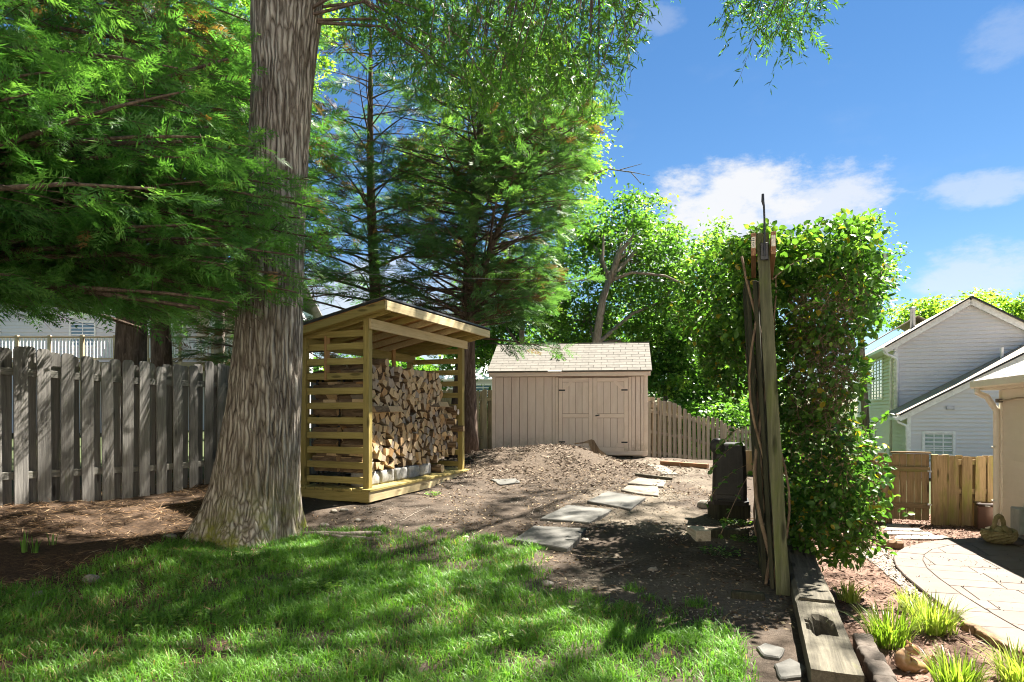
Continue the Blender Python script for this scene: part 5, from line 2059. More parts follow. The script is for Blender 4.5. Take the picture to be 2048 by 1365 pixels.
def crown_obj(parent, parts, mat, name='crown', npt=4):
    """joins (V, F, tint per leaf) lists into one crown mesh"""
    Vs, Fs, Ts, o = [], [], [], 0
    for V_, F_, t_ in parts:
        Vs.append(V_)
        Fs.append(F_ + o)
        Ts.append(t_)
        o += len(V_)
    me = np_mesh(name, np.concatenate(Vs), np.concatenate(Fs), mat, np.concatenate(Ts))
    return link(name, me, parent)


def rand_dirs(n, zbias=0.0, zs=1.0):
    d = rng.normal(0, 1, (n, 3))
    d[:, 2] = d[:, 2] * zs + zbias
    return d / np.linalg.norm(d, axis=1, keepdims=True)


LEAF_OAK = m_leaf('willow_oak_leaf', [(0, (.03, .08, .012)), (.5, (.07, .17, .025)), (.85, (.13, .26, .04)), (1, (.24, .36, .07))], .5, .42, .4)


def build_oak():
    base = Vector((-2.93, 7.42, -.06))
    oak = thing('oak_tree', 'huge oak with furrowed grey trunk and moss on its flared base', 'tree', base)
    zs = np.concatenate([np.linspace(-.1, .5, 46), np.linspace(.5, 7.2, 200)[1:]])
    nth = 330
    th = np.linspace(0, 2 * math.pi, nth, endpoint=False)
    T, Z = np.meshgrid(th, zs)
    cxs = np.interp(Z, [0, .4, 1.6, 2.75, 4.46, 6.2, 7.2], [.0, .02, .11, .18, .26, .36, .44])
    R = np.interp(Z, [-.1, .05, .2, .4, .7, 1.0, 1.6, 2.75, 4.46, 5.4, 6.1, 6.6, 7.2], [.72, .67, .60, .53, .47, .435, .39, .34, .312, .318, .37, .38, .30])
    # root flare: buttress lobes fading upward
    fl = np.exp(-np.clip(Z, 0, 9) / .42)
    lobes = .16 * np.cos(3 * T - 2.3) + .13 * np.cos(5 * T + .8) + .08 * np.cos(8 * T + 2.0) + .13 * np.cos(T - math.pi)
    R = R * (1 + fl * lobes) + .05 * np.exp(-np.clip(Z, 0, 9) / .9) * np.cos(T - 3.4)
    warp = (fbm(np.cos(T) * 3, np.sin(T) * 3, Z * 1.9, 3) - .5) * 2.2
    n1 = vnoise(np.cos(T) * 11 + warp, np.sin(T) * 11 + warp * .7, Z * 3.0)
    n2 = vnoise(np.cos(T) * 8 + warp, np.sin(T) * 8, Z * 1.6 + 7)
    ridge = 1 - np.abs(2 * n1 - 1) * 1.25
    R = R + .018 * ridge + .010 * (n2 - .5) + .05 * (fbm(np.cos(T) * 1.6, np.sin(T) * 1.6, Z * .8, 3) - .5)
    X = cxs + R * np.cos(T)
    Y = R * np.sin(T)
    V_ = np.stack([X, Y, Z], -1).reshape(-1, 3)
    nz_ = len(zs)
    i, j = np.meshgrid(np.arange(nz_ - 1), np.arange(nth), indexing='ij')
    j2 = (j + 1) % nth
    F_ = np.stack([i * nth + j, i * nth + j2, (i + 1) * nth + j2, (i + 1) * nth + j], -1).reshape(-1, 4)
    moss = np.clip(2.2 * np.exp(-np.clip(Z, 0, 9) / .30), 0, 1) * (.35 + .65 * (fbm(np.cos(T) * 2.2, np.sin(T) * 2.2, Z * 1.5, 3) > .48))
    tme = np_mesh('trunk', V_, F_, OAKBARK, moss.ravel(), True)
    at = tme.attributes.new('ridge', 'FLOAT', 'POINT')
    at.data.foreach_set('value', (np.clip((ridge + .25 + .25 * (n2 - .5)) / 1.25, 0, 1) ** 1.1).astype(np.float32).ravel())
    link('trunk', tme, oak)
    # limbs
    mb = MB()
    bx, by, bz = base
    limbs = []

    def limb(pts, r0, r1, n=9):
        P_ = [Vector(p) for p in pts]
        fp, fr = [], []
        m = len(P_)
        for a in range(m - 1):
            for q in range(5):
                t = q / 5
                p0, p1, p2, p3 = P_[max(a - 1, 0)], P_[a], P_[a + 1], P_[min(a + 2, m - 1)]
                fp.append(.5 * ((2 * p1) + (p2 - p0) * t + (2 * p0 - 5 * p1 + 4 * p2 - p3) * t * t + (3 * p1 - p0 - 3 * p2 + p3) * t ** 3))
        fp.append(P_[-1])
        fr = [r0 + (r1 - r0) * (q / (len(fp) - 1)) ** .8 for q in range(len(fp))]
        mb.tube(fp, fr, n, False)
        limbs.append(np.array([tuple(p) for p in fp]))
    limb([(.38, 0, 6.0), (.65, .05, 6.9), (1.35, .25, 7.9), (2.6, .6, 8.9), (4.4, 1.1, 9.8), (6.6, 1.6, 10.4)], .33, .06)
    limb([(.34, 0, 6.2), (.2, .1, 7.6), (.2, .5, 9.2), (.5, .8, 11), (.6, 1, 12.5)], .34, .06)
    limb([(.32, 0, 6.4), (-.5, -.3, 7.6), (-1.8, -.8, 8.8), (-3.4, -1.2, 9.7)], .22, .05)
    limb([(.95, .15, 7.4), (2.0, -.5, 8.0), (3.4, -1.3, 8.5), (4.9, -2.0, 8.9)], .15, .035)
    limb([(1.5, .3, 8.0), (2.4, 1.8, 8.8), (3.4, 3.4, 9.4), (4.6, 5.0, 9.8)], .15, .035)
    limb([(3.0, .7, 9.0), (4.6, .4, 8.7), (6.0, .2, 8.2), (7.4, .4, 7.6)], .09, .02)
    limb([(1.0, .2, 7.5), (1.6, .2, 7.7), (2.8, .4, 7.6), (4.0, .6, 7.2)], .07, .015)
    limb([(4.4, 1.1, 9.8), (6.4, 3.0, 11.0), (8.4, 5.6, 12.0), (10, 8, 12.6)], .10, .03)
    limb([(.5, .8, 11), (2.4, 2.6, 13), (5.0, 5.0, 14.5)], .13, .03)
    limb([(.6, 1, 12.0), (.5, 2, 14), (.8, 3, 15.5)], .09, .03)
    limb([(.3, .4, 9.0), (1.4, 2.2, 10), (2.6, 4.2, 10.6)], .12, .03)
    limb([(.2, .1, 8.4), (-.8, 1.6, 9.4), (-1.5, 3.2, 10.2)], .12, .03)
    limb([(2.6, .6, 8.9), (3.0, -1.2, 9.8), (3.4, -3.0, 10.2)], .10, .03)
    mb.build('limb', GREYBARK, oak, smooth=True)
    # roots creeping over the soil on the right
    for pts, r_ in (([(.62, -.18, .12), (.85, -.22, .10), (1.1, -.26, .08), (1.3, -.2, .10), (1.45, -.1, .03)], .045), ([(.8, -.25, .10), (1.05, -.36, .085), (1.3, -.42, .07), (1.5, -.46, .02)], .035)):
        pp = []
        for a, b, c in pts:
            pp.append((a, b, hz(base.x + a, base.y + b) - base.z + c * .25))
        MB().tube(pp, [r_ * (1 - .12 * q) for q in range(len(pp))], 9).build('root', GREYBARK, oak, smooth=True)
    # foliage: drooping twigs of narrow leaves
    allp = np.concatenate(limbs)
    n = 10500
    u = rng.normal(0, 1, (n, 3))
    u /= np.linalg.norm(u, axis=1, keepdims=True)
    rr_ = rng.random(n) ** .36
    c0 = np.array((1.8, 10.6, 11.9))
    P_ = c0 + u * rr_[:, None] * np.array((7.3, 7.8, 4.8))
    # open crown: clumps with gaps between them
    cl = fbm(P_[:, 0] * .95, P_[:, 1] * .95, P_[:, 2] * .95, 3)
    keep = cl > .50
    # lower edge of the crown: hanging sprays
    ix = CX + F * P_[:, 0] / np.maximum(P_[:, 1], .5)
    iy = HY - F * (P_[:, 2] - CAMZ) / np.maximum(P_[:, 1], .5)
    lowest = np.interp(ix, [560, 640, 700, 760, 860, 960, 1060, 1160, 1230, 1275, 1300, 1440, 1480, 1540, 1600, 1650, 1680], [-60, -60, 0, 60, 120, 165, 170, 150, 110, 60, -40, -50, 30, 60, 60, -10, -60])
    keep &= (iy < lowest + rng.normal(0, 14, n)) | (P_[:, 1] < 1.5)
    keep &= ~((ix < 660) & (iy > -60) & (P_[:, 1] > 1.5))
    P_ = P_[keep]
    # extra sprays at the fringe seen against the sky
    ex = []
    for px, py, d in [(r1, r2, r3) for r1, r2, r3 in zip(rng.uniform(690, 1275, 900), rng.uniform(-60, 215, 900), rng.uniform(6.5, 9.5, 900))]:
        lim = np.interp(px, [690, 760, 860, 960, 1060, 1160, 1230, 1280], [20, 80, 150, 200, 205, 185, 150, 95])
        if py < lim:
            ex.append(tuple(pt(px, py, d)))
    for px, py, d in zip(rng.uniform(1445, 1650, 120), rng.uniform(-50, 70, 120), rng.uniform(7.6, 9.0, 120)):
        if py < np.interp(px, [1445, 1490, 1560, 1600, 1650], [0, 45, 70, 60, -5]):
            ex.append(tuple(pt(px, py, d)))
    P_ = np.concatenate([P_, np.array(ex)])
    m = len(P_)
    dirs = rand_dirs(m, -.55, .5)
    tl = rng.uniform(.22, .5, m)
    k = 19
    up_ = HY - F * (P_[:, 2] - CAMZ) / np.maximum(P_[:, 1], .5) < -150
    s_ = np.tile(np.linspace(.05, 1, k), (m, 1))
    pos = P_[:, None] + dirs[:, None] * (s_ * tl[:, None])[..., None] + np.array((0, 0, -1.0)) * (s_ ** 2 * tl[:, None] * .35)[..., None]
    pos = pos.reshape(-1, 3)
    ld = np.repeat(dirs, k, 0) * .7 + rand_dirs(m * k, -.25)
    ln = rng.uniform(.07, .12, m * k) * np.repeat(np.where(up_, 1.75, 1.0), k)
    V_, F_ = leaf_quads(pos, ld, rng.uniform(-1.5, 1.5, m * k), ln, ln * rng.uniform(.16, .22, m * k), .2, .1)
    tw = np.repeat(np.clip(rng.normal(.5, .14, m), .05, .98), k) + rng.normal(0, .08, m * k)
    V_ = V_ - np.array(base)
    crown_obj(oak, [(V_, F_, np.repeat(np.clip(tw, 0, 1), 4))], LEAF_OAK)
    # twigs of the fringe
    mt = MB()
    for q in range(max(0, m - len(ex)), m, 4):
        a = P_[q] - np.array(base)
        mt.tube([a - dirs[q] * .25 + np.array((0, 0, .2)), a, a + dirs[q] * tl[q] + np.array((0, 0, -.35 * tl[q]))], [.006, .004, .002], 3, False)
    for q in range(0, len(ex), 9):
        e = np.array(ex[q]) - np.array(base)
        j_ = np.argmin(((allp - e) ** 2).sum(1) + (allp[:, 2] < e[2]) * 30)
        t0 = allp[j_]
        mid_ = (t0 + e) / 2 + np.array((0, 0, .35))
        mt.tube([t0, mid_, e], [.022, .014, .006], 4, False)
    tag(mt.build('twigs', REDBARK, oak), kind='stuff')


build_oak()


# ------------------------------------------------------------------ conifers
def spray_template(n, sub, wid):
    """a flat feathery spray along +x, unit length"""
    q = []

    def blade(p, d, l_, w, z=0.0):
        d = np.array(d) / np.linalg.norm(d)
        s_ = np.array((-d[1], d[0], 0))
        p = np.array(p, float)
        q.append([p, p + d * l_ * .4 + s_ * w, p + d * l_ + np.array((0, 0, -.03 * l_)), p + d * l_ * .4 - s_ * w])
    blade((0, 0, 0), (1, 0, 0), 1.0, wid * .5)
    for i in range(n):
        t = .08 + .88 * i / (n - 1)
        for sg in (-1, 1):
            l_ = (.42 * (1 - t) ** .8 + .12) * (1 - .75 * max(0, .22 - t) / .22) * random.uniform(.8, 1.15)
            an = sg * (.55 + .35 * (1 - t) + random.uniform(-.1, .1))
            d = np.array((math.cos(an), math.sin(an), random.uniform(-.35, .2)))
            p = np.array((t, 0, -.16 * t * t + random.uniform(-.03, .03)))
            blade(p, d, l_, wid)
            for k in range(sub):
                tt = .25 + .6 * k / max(1, sub - 1)
                pp = p + d * l_ * tt
                for s2 in (-1, 1):
                    a2 = an + s2 * .6
                    blade(pp, (math.cos(a2), math.sin(a2), random.uniform(-.4, .2)), l_ * .48 * (1.1 - tt), wid * .75)
    return np.array(q).reshape(-1, 3)


FINE = [spray_template(8, 1, .021) for _ in range(7)]
MID = [spray_template(11, 0, .027) for _ in range(5)]


def place_sprays(p, d, roll, size, templates):
    out = []
    which = rng.integers(0, len(templates), len(p))
    a, s_, n_ = frames(d, roll)
    R = np.stack([a, s_, n_], 2)
    for w, T in enumerate(templates):
        k = which == w
        if not k.any():
            continue
        V_ = np.einsum('kij,mj->kmi', R[k] * size[k][:, None, None], T) + p[k][:, None]
        m = len(T)
        F_ = np.arange(k.sum() * m).reshape(-1, 4)
        out.append((V_.reshape(-1, 3), F_, k, m))
    return out


CYP = m_leaf('cypress_foliage', [(0, (.19, .10, .035)), (.06, (.12, .07, .03)), (.085, (.035, .085, .02)), (.45, (.062, .165, .038)), (.8, (.105, .24, .054)), (1, (.165, .31, .075))], .50, .5, .3)
CED = m_leaf('cedar_foliage', [(0, (.15, .085, .042)), (.07, (.10, .062, .034)), (.1, (.026, .066, .028)), (.45, (.055, .13, .048)), (.8, (.098, .20, .056)), (1, (.19, .29, .07))], .42, .55, .25)


def conifer(name, label, base, height, trunk_r, rad, nbr, hmin, spray, templates, mat, step=.17, brown=.05, lean=(0, 0), keep=None, up=.25, droop=.18, seed=0, group=None, tintc=.5, bare=.25, bark=None, az=None, fpow=1.05, extra=(), xmax=None, gaps=0.0, rollsd=.9):
    rs = np.random.default_rng(seed)
    z0 = hz(base[0], base[1]) - .1
    t = thing(name, label, 'tree', (base[0], base[1], z0), 0, group)
    tp = []
    nt_ = 14
    for i in range(nt_ + 1):
        s_ = i / nt_
        tp.append((lean[0] * s_ * s_ + .04 * math.sin(s_ * 9 + seed), lean[1] * s_ * s_ + .04 * math.cos(s_ * 7 + seed), height * s_))
    MB().tube(tp, [max(.012, trunk_r * (1 - (i / nt_)) ** .85 * (1.25 if i == 0 else 1)) for i in range(nt_ + 1)], 14).build('trunk', bark or REDBARK, t, smooth=True)
    tpa = np.array(tp)
    mb = MB()
    SP, SD, SS, ST, SR = [], [], [], [], []
    golden = 2.399
    for b in range(nbr + len(extra)):
        f = (b + rs.random()) / nbr
        h = hmin + (height * .985 - hmin) * f ** fpow if b < nbr else extra[b - nbr][0]
        c = np.array([np.interp(h, tpa[:, 2], tpa[:, q]) for q in range(3)])
        phi = (b * golden + rs.normal(0, .25)) if az is None else rs.uniform(*az)
        L_ = rad(h) * rs.uniform(.72, 1.12)
        if b >= nbr:
            phi, L_ = extra[b - nbr][1:3]
        if xmax is not None and math.cos(phi) > .05:
            L_ = min(L_, (xmax(h) - base[0] - c[0]) / math.cos(phi) * rs.uniform(.9, 1.0))
        if L_ < .15:
            continue
        hd = np.array((math.cos(phi), math.sin(phi), 0))
        sd = np.array((-hd[1], hd[0], 0))
        up_ = up + rs.normal(0, .13)
        sw = rs.normal(0, .10)
        P = lambda q: c + hd * L_ * q + np.array((0, 0, 1)) * L_ * (up_ * q - droop * q * q * (1.2 if q < .8 else 1.1)) + sd * L_ * sw * q * q
        pts = [P(q) for q in np.linspace(0, 1, 7)]
        r0 = max(.007, min(trunk_r * .35, .011 * L_ + .004))
        if keep is not None:
            kk_ = keep(np.array(pts) + np.array((base[0], base[1], z0)), False)
            cut = next((q for q in range(1, 7) if not kk_[q]), 7)
            if cut < 3:
                continue
            pts = pts[:cut]
        mb.tube(pts, [r0 * (1 - .85 * q / 6) for q in range(len(pts))], 5, False)
        q = bare + rs.random() * .05
        sgn = 1
        dead = rs.random() < brown * 2.2
        while q < 1.0:
            p = P(q)
            tang = P(min(q + .05, 1.05)) - P(q)
            tang /= np.linalg.norm(tang) + 1e-9
            # side twig carrying sprays
            sl2 = (L_ * .34 * (1 - q) ** .7 + .12) * rs.uniform(.7, 1.2)
            an = sgn * rs.uniform(.6, 1.1)
            d2 = tang * math.cos(an) + sd * math.sin(an) + np.array((0, 0, rs.uniform(-.2, .25)))
            d2 /= np.linalg.norm(d2)
            e = p + d2 * sl2 + np.array((0, 0, -.08 * sl2))
            if sl2 > .25 and (keep is None or keep(np.array([e]) + np.array((base[0], base[1], z0)), False)[0]):
                mb.tube([p, (p + e) / 2 + np.array((0, 0, .02)), e], [.006, .004, .002], 3, False)
            m = max(1, int(sl2 / (spray * .45)))
            for k in range(m):
                w = (k + 1) / m
                sp_ = p + (e - p) * w
                dd = d2 + np.array((0, 0, rs.uniform(-.30, .12))) + rs.normal(0, .22, 3)
                SP.append(sp_)
                SD.append(dd)
                SS.append(spray * rs.uniform(.65, 1.25))
                SR.append(rs.normal(0, rollsd))
                isb = (dead and q < .75 and rs.random() < .7) or rs.random() < brown
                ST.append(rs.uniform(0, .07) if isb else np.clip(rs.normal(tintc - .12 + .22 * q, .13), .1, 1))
            sgn = -sgn
            q += step / L_ * rs.uniform(.7, 1.3)
        SP.append(P(.97))
        SD.append(P(1) - P(.9))
        SS.append(spray * 1.15)
        SR.append(0)
        ST.append(np.clip(rs.normal(tintc + .15, .1), .1, 1))
    SP, SD, SS, ST, SR = map(np.array, (SP, SD, SS, ST, SR))
    if gaps:
        k = fbm(SP[:, 0] * .9 + seed, SP[:, 1] * .9, SP[:, 2] * .9, 3) > gaps
        SP, SD, SS, ST, SR = SP[k], SD[k], SS[k], ST[k], SR[k]
    if keep is not None:
        k = keep(SP + np.array((base[0], base[1], z0)))
        SP, SD, SS, ST, SR = SP[k], SD[k], SS[k], ST[k], SR[k]
    tag(mb.build('branches', bark or REDBARK, t, smooth=True), kind='stuff')
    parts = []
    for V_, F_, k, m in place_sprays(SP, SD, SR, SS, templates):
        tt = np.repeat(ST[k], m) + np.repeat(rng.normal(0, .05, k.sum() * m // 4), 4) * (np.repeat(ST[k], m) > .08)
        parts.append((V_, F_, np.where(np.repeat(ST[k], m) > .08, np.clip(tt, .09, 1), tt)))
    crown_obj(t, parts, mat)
    return len(SP)


GC = 'cypresses behind the left fence'
cnt = []


def keepA(P, thin=True):
    ix = CX + F * P[:, 0] / np.maximum(P[:, 1], .3)
    iy = HY - F * (P[:, 2] - CAMZ) / np.maximum(P[:, 1], .3)
    lim = np.interp(ix, [0, 150, 300, 420, 520, 600, 690], [640, 620, 640, 610, 600, 555, 470])
    low = (iy > lim) & (ix > -50)
    right = ix > 650 - .35 * np.clip(300 - iy, 0, 300)
    top = (ix > 488) & (iy < 300) & (P[:, 1] < 7.6)
    if not thin:
        return ~right & ~top & (P[:, 0] < -1.2) & ~((iy > lim + 60) & (ix > -50))
    above = (iy < -120) & (rng.random(len(P)) < .85)
    return ~low & ~right & ~top & ~above & (P[:, 1] > 2.6) & (P[:, 0] < -1.2)


exb = [(2.35 + .13 * i, -.10 + .035 * (i % 9), 3.9 + .13 * ((i * 5) % 7)) for i in range(13)] + [(2.45 + .11 * i, -.22 + .06 * ((i * 4) % 9), 3.6 + .1 * (i % 6)) for i in range(12)]
cnt.append(conifer('cypress_tree', 'large bright green cypress whose sprays hang in from the left edge', (-6.0, 5.9), 10.5, .24,
                   lambda h: np.interp(h, [2, 3, 4.5, 6, 8, 10.5], [3.4, 4.1, 3.3, 2.95, 2.2, .3]), 125, 2.1, .30, FINE, CYP, .15, .010, (.1, 0), keepA, .16, .12, 3, None, .68, .20, az=(-1.45, .95), fpow=1.45, extra=exb, xmax=lambda h: -1.75 if h < 3.75 else -2.95, rollsd=1.0))
cnt.append(conifer('cypress_tree', 'dark trunked cypress just behind the left fence, thicker of the two', (-6.25, 10.6), 12.5, .28,
                   lambda h: np.interp(h, [2, 4, 6, 9, 12.5], [1.7, 2.9, 3.0, 2.2, .2]), 120, 3.0, .42, MID, CYP, .16, .08, (0, 0), None, .12, .2, 5, GC, .42, .25))
cnt.append(conifer('cypress_tree', 'slimmer cypress behind the left fence, right of the dark trunk', (-6.6, 12.3), 12, .22,
                   lambda h: np.interp(h, [2, 4, 6, 9, 12], [1.6, 2.7, 2.9, 2.0, .2]), 110, 3.2, .42, MID, CYP, .17, .08, (0, 0), None, .12, .2, 8, GC, .45, .25))
cnt.append(conifer('cedar_tree', 'tall thin cedar with brown twigs rising behind the woodshed roof', (-3.15, 15.0), 11.4, .19,
                   lambda h: np.interp(h, [2, 4, 5, 6.5, 8, 9.5, 11.4], [2.6, 2.9, 2.4, 2.1, 1.6, 1.2, .3]), 105, 2.4, .42, MID, CED, .14, .10, (-.2, 0), None, .30, .12, 12, 'cedars behind the woodshed', .5, .25, gaps=.49))
cnt.append(conifer('cedar_tree', 'full dark cedar between the woodshed and the garden shed', (-1.0, 14.6), 10.6, .20,
                   lambda h: np.interp(h, [2, 3.5, 5, 7, 9, 10.6], [1.9, 2.5, 2.9, 2.5, 1.6, .3]), 140, 2.7, .38, MID, CED, .11, .03, (.5, 0), None, .34, .10, 14, 'cedars behind the woodshed', .55, .22, gaps=.465))
cnt.append(conifer('cedar_tree', 'leaning cedar whose boughs reach out above the garden shed', (-1.25, 13.6), 8.0, .15,
                   lambda h: np.interp(h, [2, 3, 4.5, 6.5, 8], [1.2, 1.9, 2.0, 1.5, .3]), 115, 2.8, .36, MID, CED, .11, .04, (2.6, .4), None, .34, .10, 19, 'cedars behind the woodshed', .58, .22, gaps=.43))
cnt.append(conifer('cedar_tree', 'brown tinged cedar right behind the oak trunk', (-4.9, 13.6), 9.2, .16,
                   lambda h: np.interp(h, [1, 3, 5, 7, 9.2], [2.0, 2.3, 2.1, 1.4, .2]), 85, 1.8, .40, MID, CED, .16, .16, (0, 0), None, .22, .14, 23, 'cedars behind the woodshed', .5, .25, gaps=.42))


# ------------------------------------------------------------------ broadleaf trees
LB = m_leaf('broad_leaf', [(0, (.03, .075, .015)), (.4, (.07, .165, .028)), (.75, (.14, .27, .045)), (1, (.26, .39, .07))], .5, .38, .45)
LY = m_leaf('yellow_green_leaf', [(0, (.07, .14, .02)), (.4, (.15, .26, .035)), (.75, (.26, .39, .05)), (1, (.38, .5, .09))], .55, .4, .4)


def broadleaf(name, label, base, trunk, ells, nclump, per, size, mat, tr=.16, seed=0, group=None, tint=(.5, .16), rc=.42, forks=None, z0=None, bark=None, wide=.5):
    rs = np.random.default_rng(seed)
    z0 = hz(base[0], base[1]) - .15 if z0 is None else z0
    t = thing(name, label, 'tree', (base[0], base[1], z0), 0, group)
    O = np.array((base[0], base[1], z0))
    tp = [np.array((0, 0, 0.0))] + [np.array(p, float) - O for p in trunk]
    MB().tube(tp, [tr * (1.2 if i == 0 else 1 - .55 * i / len(tp)) for i in range(len(tp))], 10).build('trunk', bark or GREYBARK, t, smooth=True)
    mb = MB()
    top = tp[-1]
    for fk in (forks or []):
        P_ = [np.array(p, float) - O for p in fk[0]]
        mb.tube(P_, list(np.linspace(fk[1], fk[1] * .35, len(P_))), 7, False)
    vol = np.array([e[3] * e[4] * e[5] for e in ells])
    cl = []
    for e, v in zip(ells, vol):
        k = int(round(nclump * v / vol.sum()))
        c = np.array(e[:3]) - O
        u = rs.normal(0, 1, (k, 3))
        u /= np.linalg.norm(u, axis=1, keepdims=True)
        rr_ = rs.random(k) ** .42
        pp = c + u * rr_[:, None] * np.array(e[3:6])
        pp = pp[fbm(pp[:, 0] * .9 + seed, pp[:, 1] * .9, pp[:, 2] * .9, 2) > .36]
        # limb to the middle of the lobe, twigs to the clumps
        st = tp[min(len(tp) - 1, max(1, int(np.argmin([abs(q[2] - (c[2] - e[5])) for q in tp]))))]
        mid_ = (st + c) / 2 + np.array((0, 0, .25))
        mb.tube([st, mid_, c], [tr * .5, tr * .34, tr * .16], 6, False)
        for q in pp[::2]:
            m_ = c + (q - c) * .5 + rs.normal(0, .12, 3)
            mb.tube([c + (q - c) * .08, m_, q], [tr * .12, tr * .08, .006], 4, False)
        cl.append(pp)
    tag(mb.build('limbs', bark or GREYBARK, t, smooth=True), kind='stuff')
    cl = np.concatenate(cl)
    m = len(cl)
    r_ = rs.uniform(.6, 1.35, m) * rc
    off = rs.normal(0, .5, (m, per, 3)) * r_[:, None, None] * np.array((1.15, 1.15, .62))
    pos = (cl[:, None] + off).reshape(-1, 3)
    d = rs.normal(0, 1, (m * per, 3))
    d[:, 2] = d[:, 2] * .45 - .35
    ln = rs.uniform(.7, 1.25, m * per) * size
    V_, F_ = leaf_quads(pos, d, rs.normal(0, .8, m * per), ln, ln * wide * rs.uniform(.8, 1.15, m * per), .18, .05)
    ct = np.clip(rs.normal(tint[0], tint[1], m), .03, .97)
    tt = np.clip(np.repeat(ct, per) + rs.normal(0, .1, m * per), 0, 1)
    crown_obj(t, [(V_, F_, np.repeat(tt, 4))], mat)


P3 = lambda px, py, d: tuple(pt(px, py, d))
ell = lambda px, py, d, rx, ry, rz: (*pt(px, py, d), rx, ry, rz)
GT = 'leafy trees beyond the garden shed'
# tree with the forked grey trunk behind the shed
broadleaf('broadleaf_tree', 'leafy green tree with forked bare trunk behind the garden shed', (2.75, 21.5), [P3(1192, 690, 21.5), P3(1205, 600, 21.6), P3(1218, 560, 21.7)],
          [ell(1250, 520, 23.5, 2.0, 2.0, 1.9), ell(1170, 640, 23.5, 1.9, 1.8, 1.7), ell(1330, 600, 23.5, 1.7, 1.8, 1.9), ell(1270, 430, 24, 1.0, 1.2, .8), ell(1170, 470, 24, 1.3, 1.5, 1.3), ell(1330, 470, 24, .8, 1, .5), ell(1270, 700, 24.5, 1.9, 1.5, 1.5)],
          470, 62, .17, LB, .17, 31, GT, (.55, .18), .46,
          [([P3(1218, 562, 21.7), P3(1205, 520, 21.8), P3(1207, 470, 22)], .08), ([P3(1218, 565, 21.7), P3(1240, 505, 21.6), P3(1268, 470, 21.6)], .12), ([P3(1225, 560, 21.7), P3(1265, 545, 21.5), P3(1330, 552, 21.4), P3(1375, 572, 21.4)], .065), ([P3(1236, 520, 21.6), P3(1262, 502, 21.5)], .05)])
# tall yellow green tree behind the cedars
broadleaf('broadleaf_tree', 'tall yellow green tree glowing above and behind the full cedar', (2.4, 27), [P3(1120, 520, 27), P3(1132, 330, 27), P3(1145, 230, 27)],
          [ell(1110, 230, 28, 2.0, 2.0, 2.0), ell(1060, 160, 28, 1.9, 1.9, 1.9), ell(1150, 330, 28, 1.4, 1.6, 1.8), ell(1030, 330, 29, 2.2, 2, 2.4), ell(960, 230, 29, 1.8, 2, 2.2), ell(880, 340, 29, 2.0, 2, 1.9), ell(1170, 250, 28, .8, 1, 1.0)],
          520, 56, .2, LY, .2, 37, GT, (.5, .18), .52,
          [([P3(1140, 260, 27), P3(1165, 205, 27), P3(1190, 165, 26.5), P3(1216, 148, 26.3)], .06), ([P3(1165, 205, 27), P3(1172, 150, 27)], .035), ([P3(1160, 360, 26.5), P3(1215, 338, 26), P3(1262, 345, 25.8), P3(1282, 368, 25.8)], .035), ([P3(1240, 340, 25.9), P3(1284, 328, 25.7)], .02), ([P3(1255, 343, 25.8), P3(1300, 352, 25.7)], .02)])
# mass between the path tree and the trellis
broadleaf('broadleaf_tree', 'pale hazy tree left of the trellis behind the right fence', (8.6, 30), [P3(1400, 700, 30), P3(1410, 560, 30)],
          [ell(1430, 560, 30, 1.9, 2, 2.2), ell(1400, 680, 30, 2.2, 2, 2.0), ell(1480, 640, 31, 1.8, 2, 2.8), ell(1425, 480, 30, .8, 1, 1.1), ell(1460, 760, 30, 2.2, 2, 1.6), ell(1340, 620, 31, 1.6, 2, 2.2)],
          420, 56, .2, LB, .17, 41, GT, (.68, .15), .5)
broadleaf('broadleaf_tree', 'shaded glossy tree right behind the shed roof corner', (5.6, 23.5), [P3(1330, 800, 23.5), P3(1340, 740, 23.5)],
          [ell(1350, 730, 23.5, 1.5, 1.3, 1.5), ell(1330, 790, 23, 1.2, 1.2, 1.0), ell(1420, 790, 25, 1.7, 1.3, 1.1), ell(1385, 690, 25, 1.3, 1.3, 1.1)],
          240, 60, .19, LB, .10, 43, GT, (.36, .17), .42)
broadleaf('broadleaf_tree', 'rounded light green tree rising behind the vine', (14.0, 25.5), [P3(1720, 650, 25.5), P3(1722, 560, 25.5)],
          [ell(1725, 520, 25.5, 1.25, 1.4, 1.7), ell(1715, 460, 25.5, .8, 1, .7), ell(1690, 560, 26, 1.1, 1.2, 1.6), ell(1745, 590, 26, .8, 1, 1.5)],
          200, 60, .16, LB, .13, 47, None, (.62, .15), .38)
broadleaf('broadleaf_tree', 'dark low tree behind the left end of the garden shed', (-.6, 22), [P3(1045, 700, 22), P3(1040, 640, 22)],
          [ell(1050, 640, 22, 1.5, 1.4, 1.5), ell(980, 640, 23, 1.4, 1.4, 1.4), ell(1090, 560, 23, 1.3, 1.4, 1.4), ell(1010, 560, 23, 1.3, 1.4, 1.2), ell(930, 700, 24, 1.4, 1.4, .9)],
          300, 58, .17, LB, .11, 53, GT, (.46, .18), .44)
broadleaf('broadleaf_tree', 'yellow green tree showing between cypress and oak trunk', (-9.5, 21), [P3(440, 640, 21), P3(445, 400, 21)],
          [ell(440, 180, 21, 1.8, 1.8, 2.4), ell(470, 330, 21, 1.4, 1.5, 2.0), ell(380, 120, 22, 2.0, 2, 2.2), ell(560, 60, 23, 2.2, 2, 2.2)],
          280, 56, .19, LY, .18, 59, None, (.5, .17), .5)
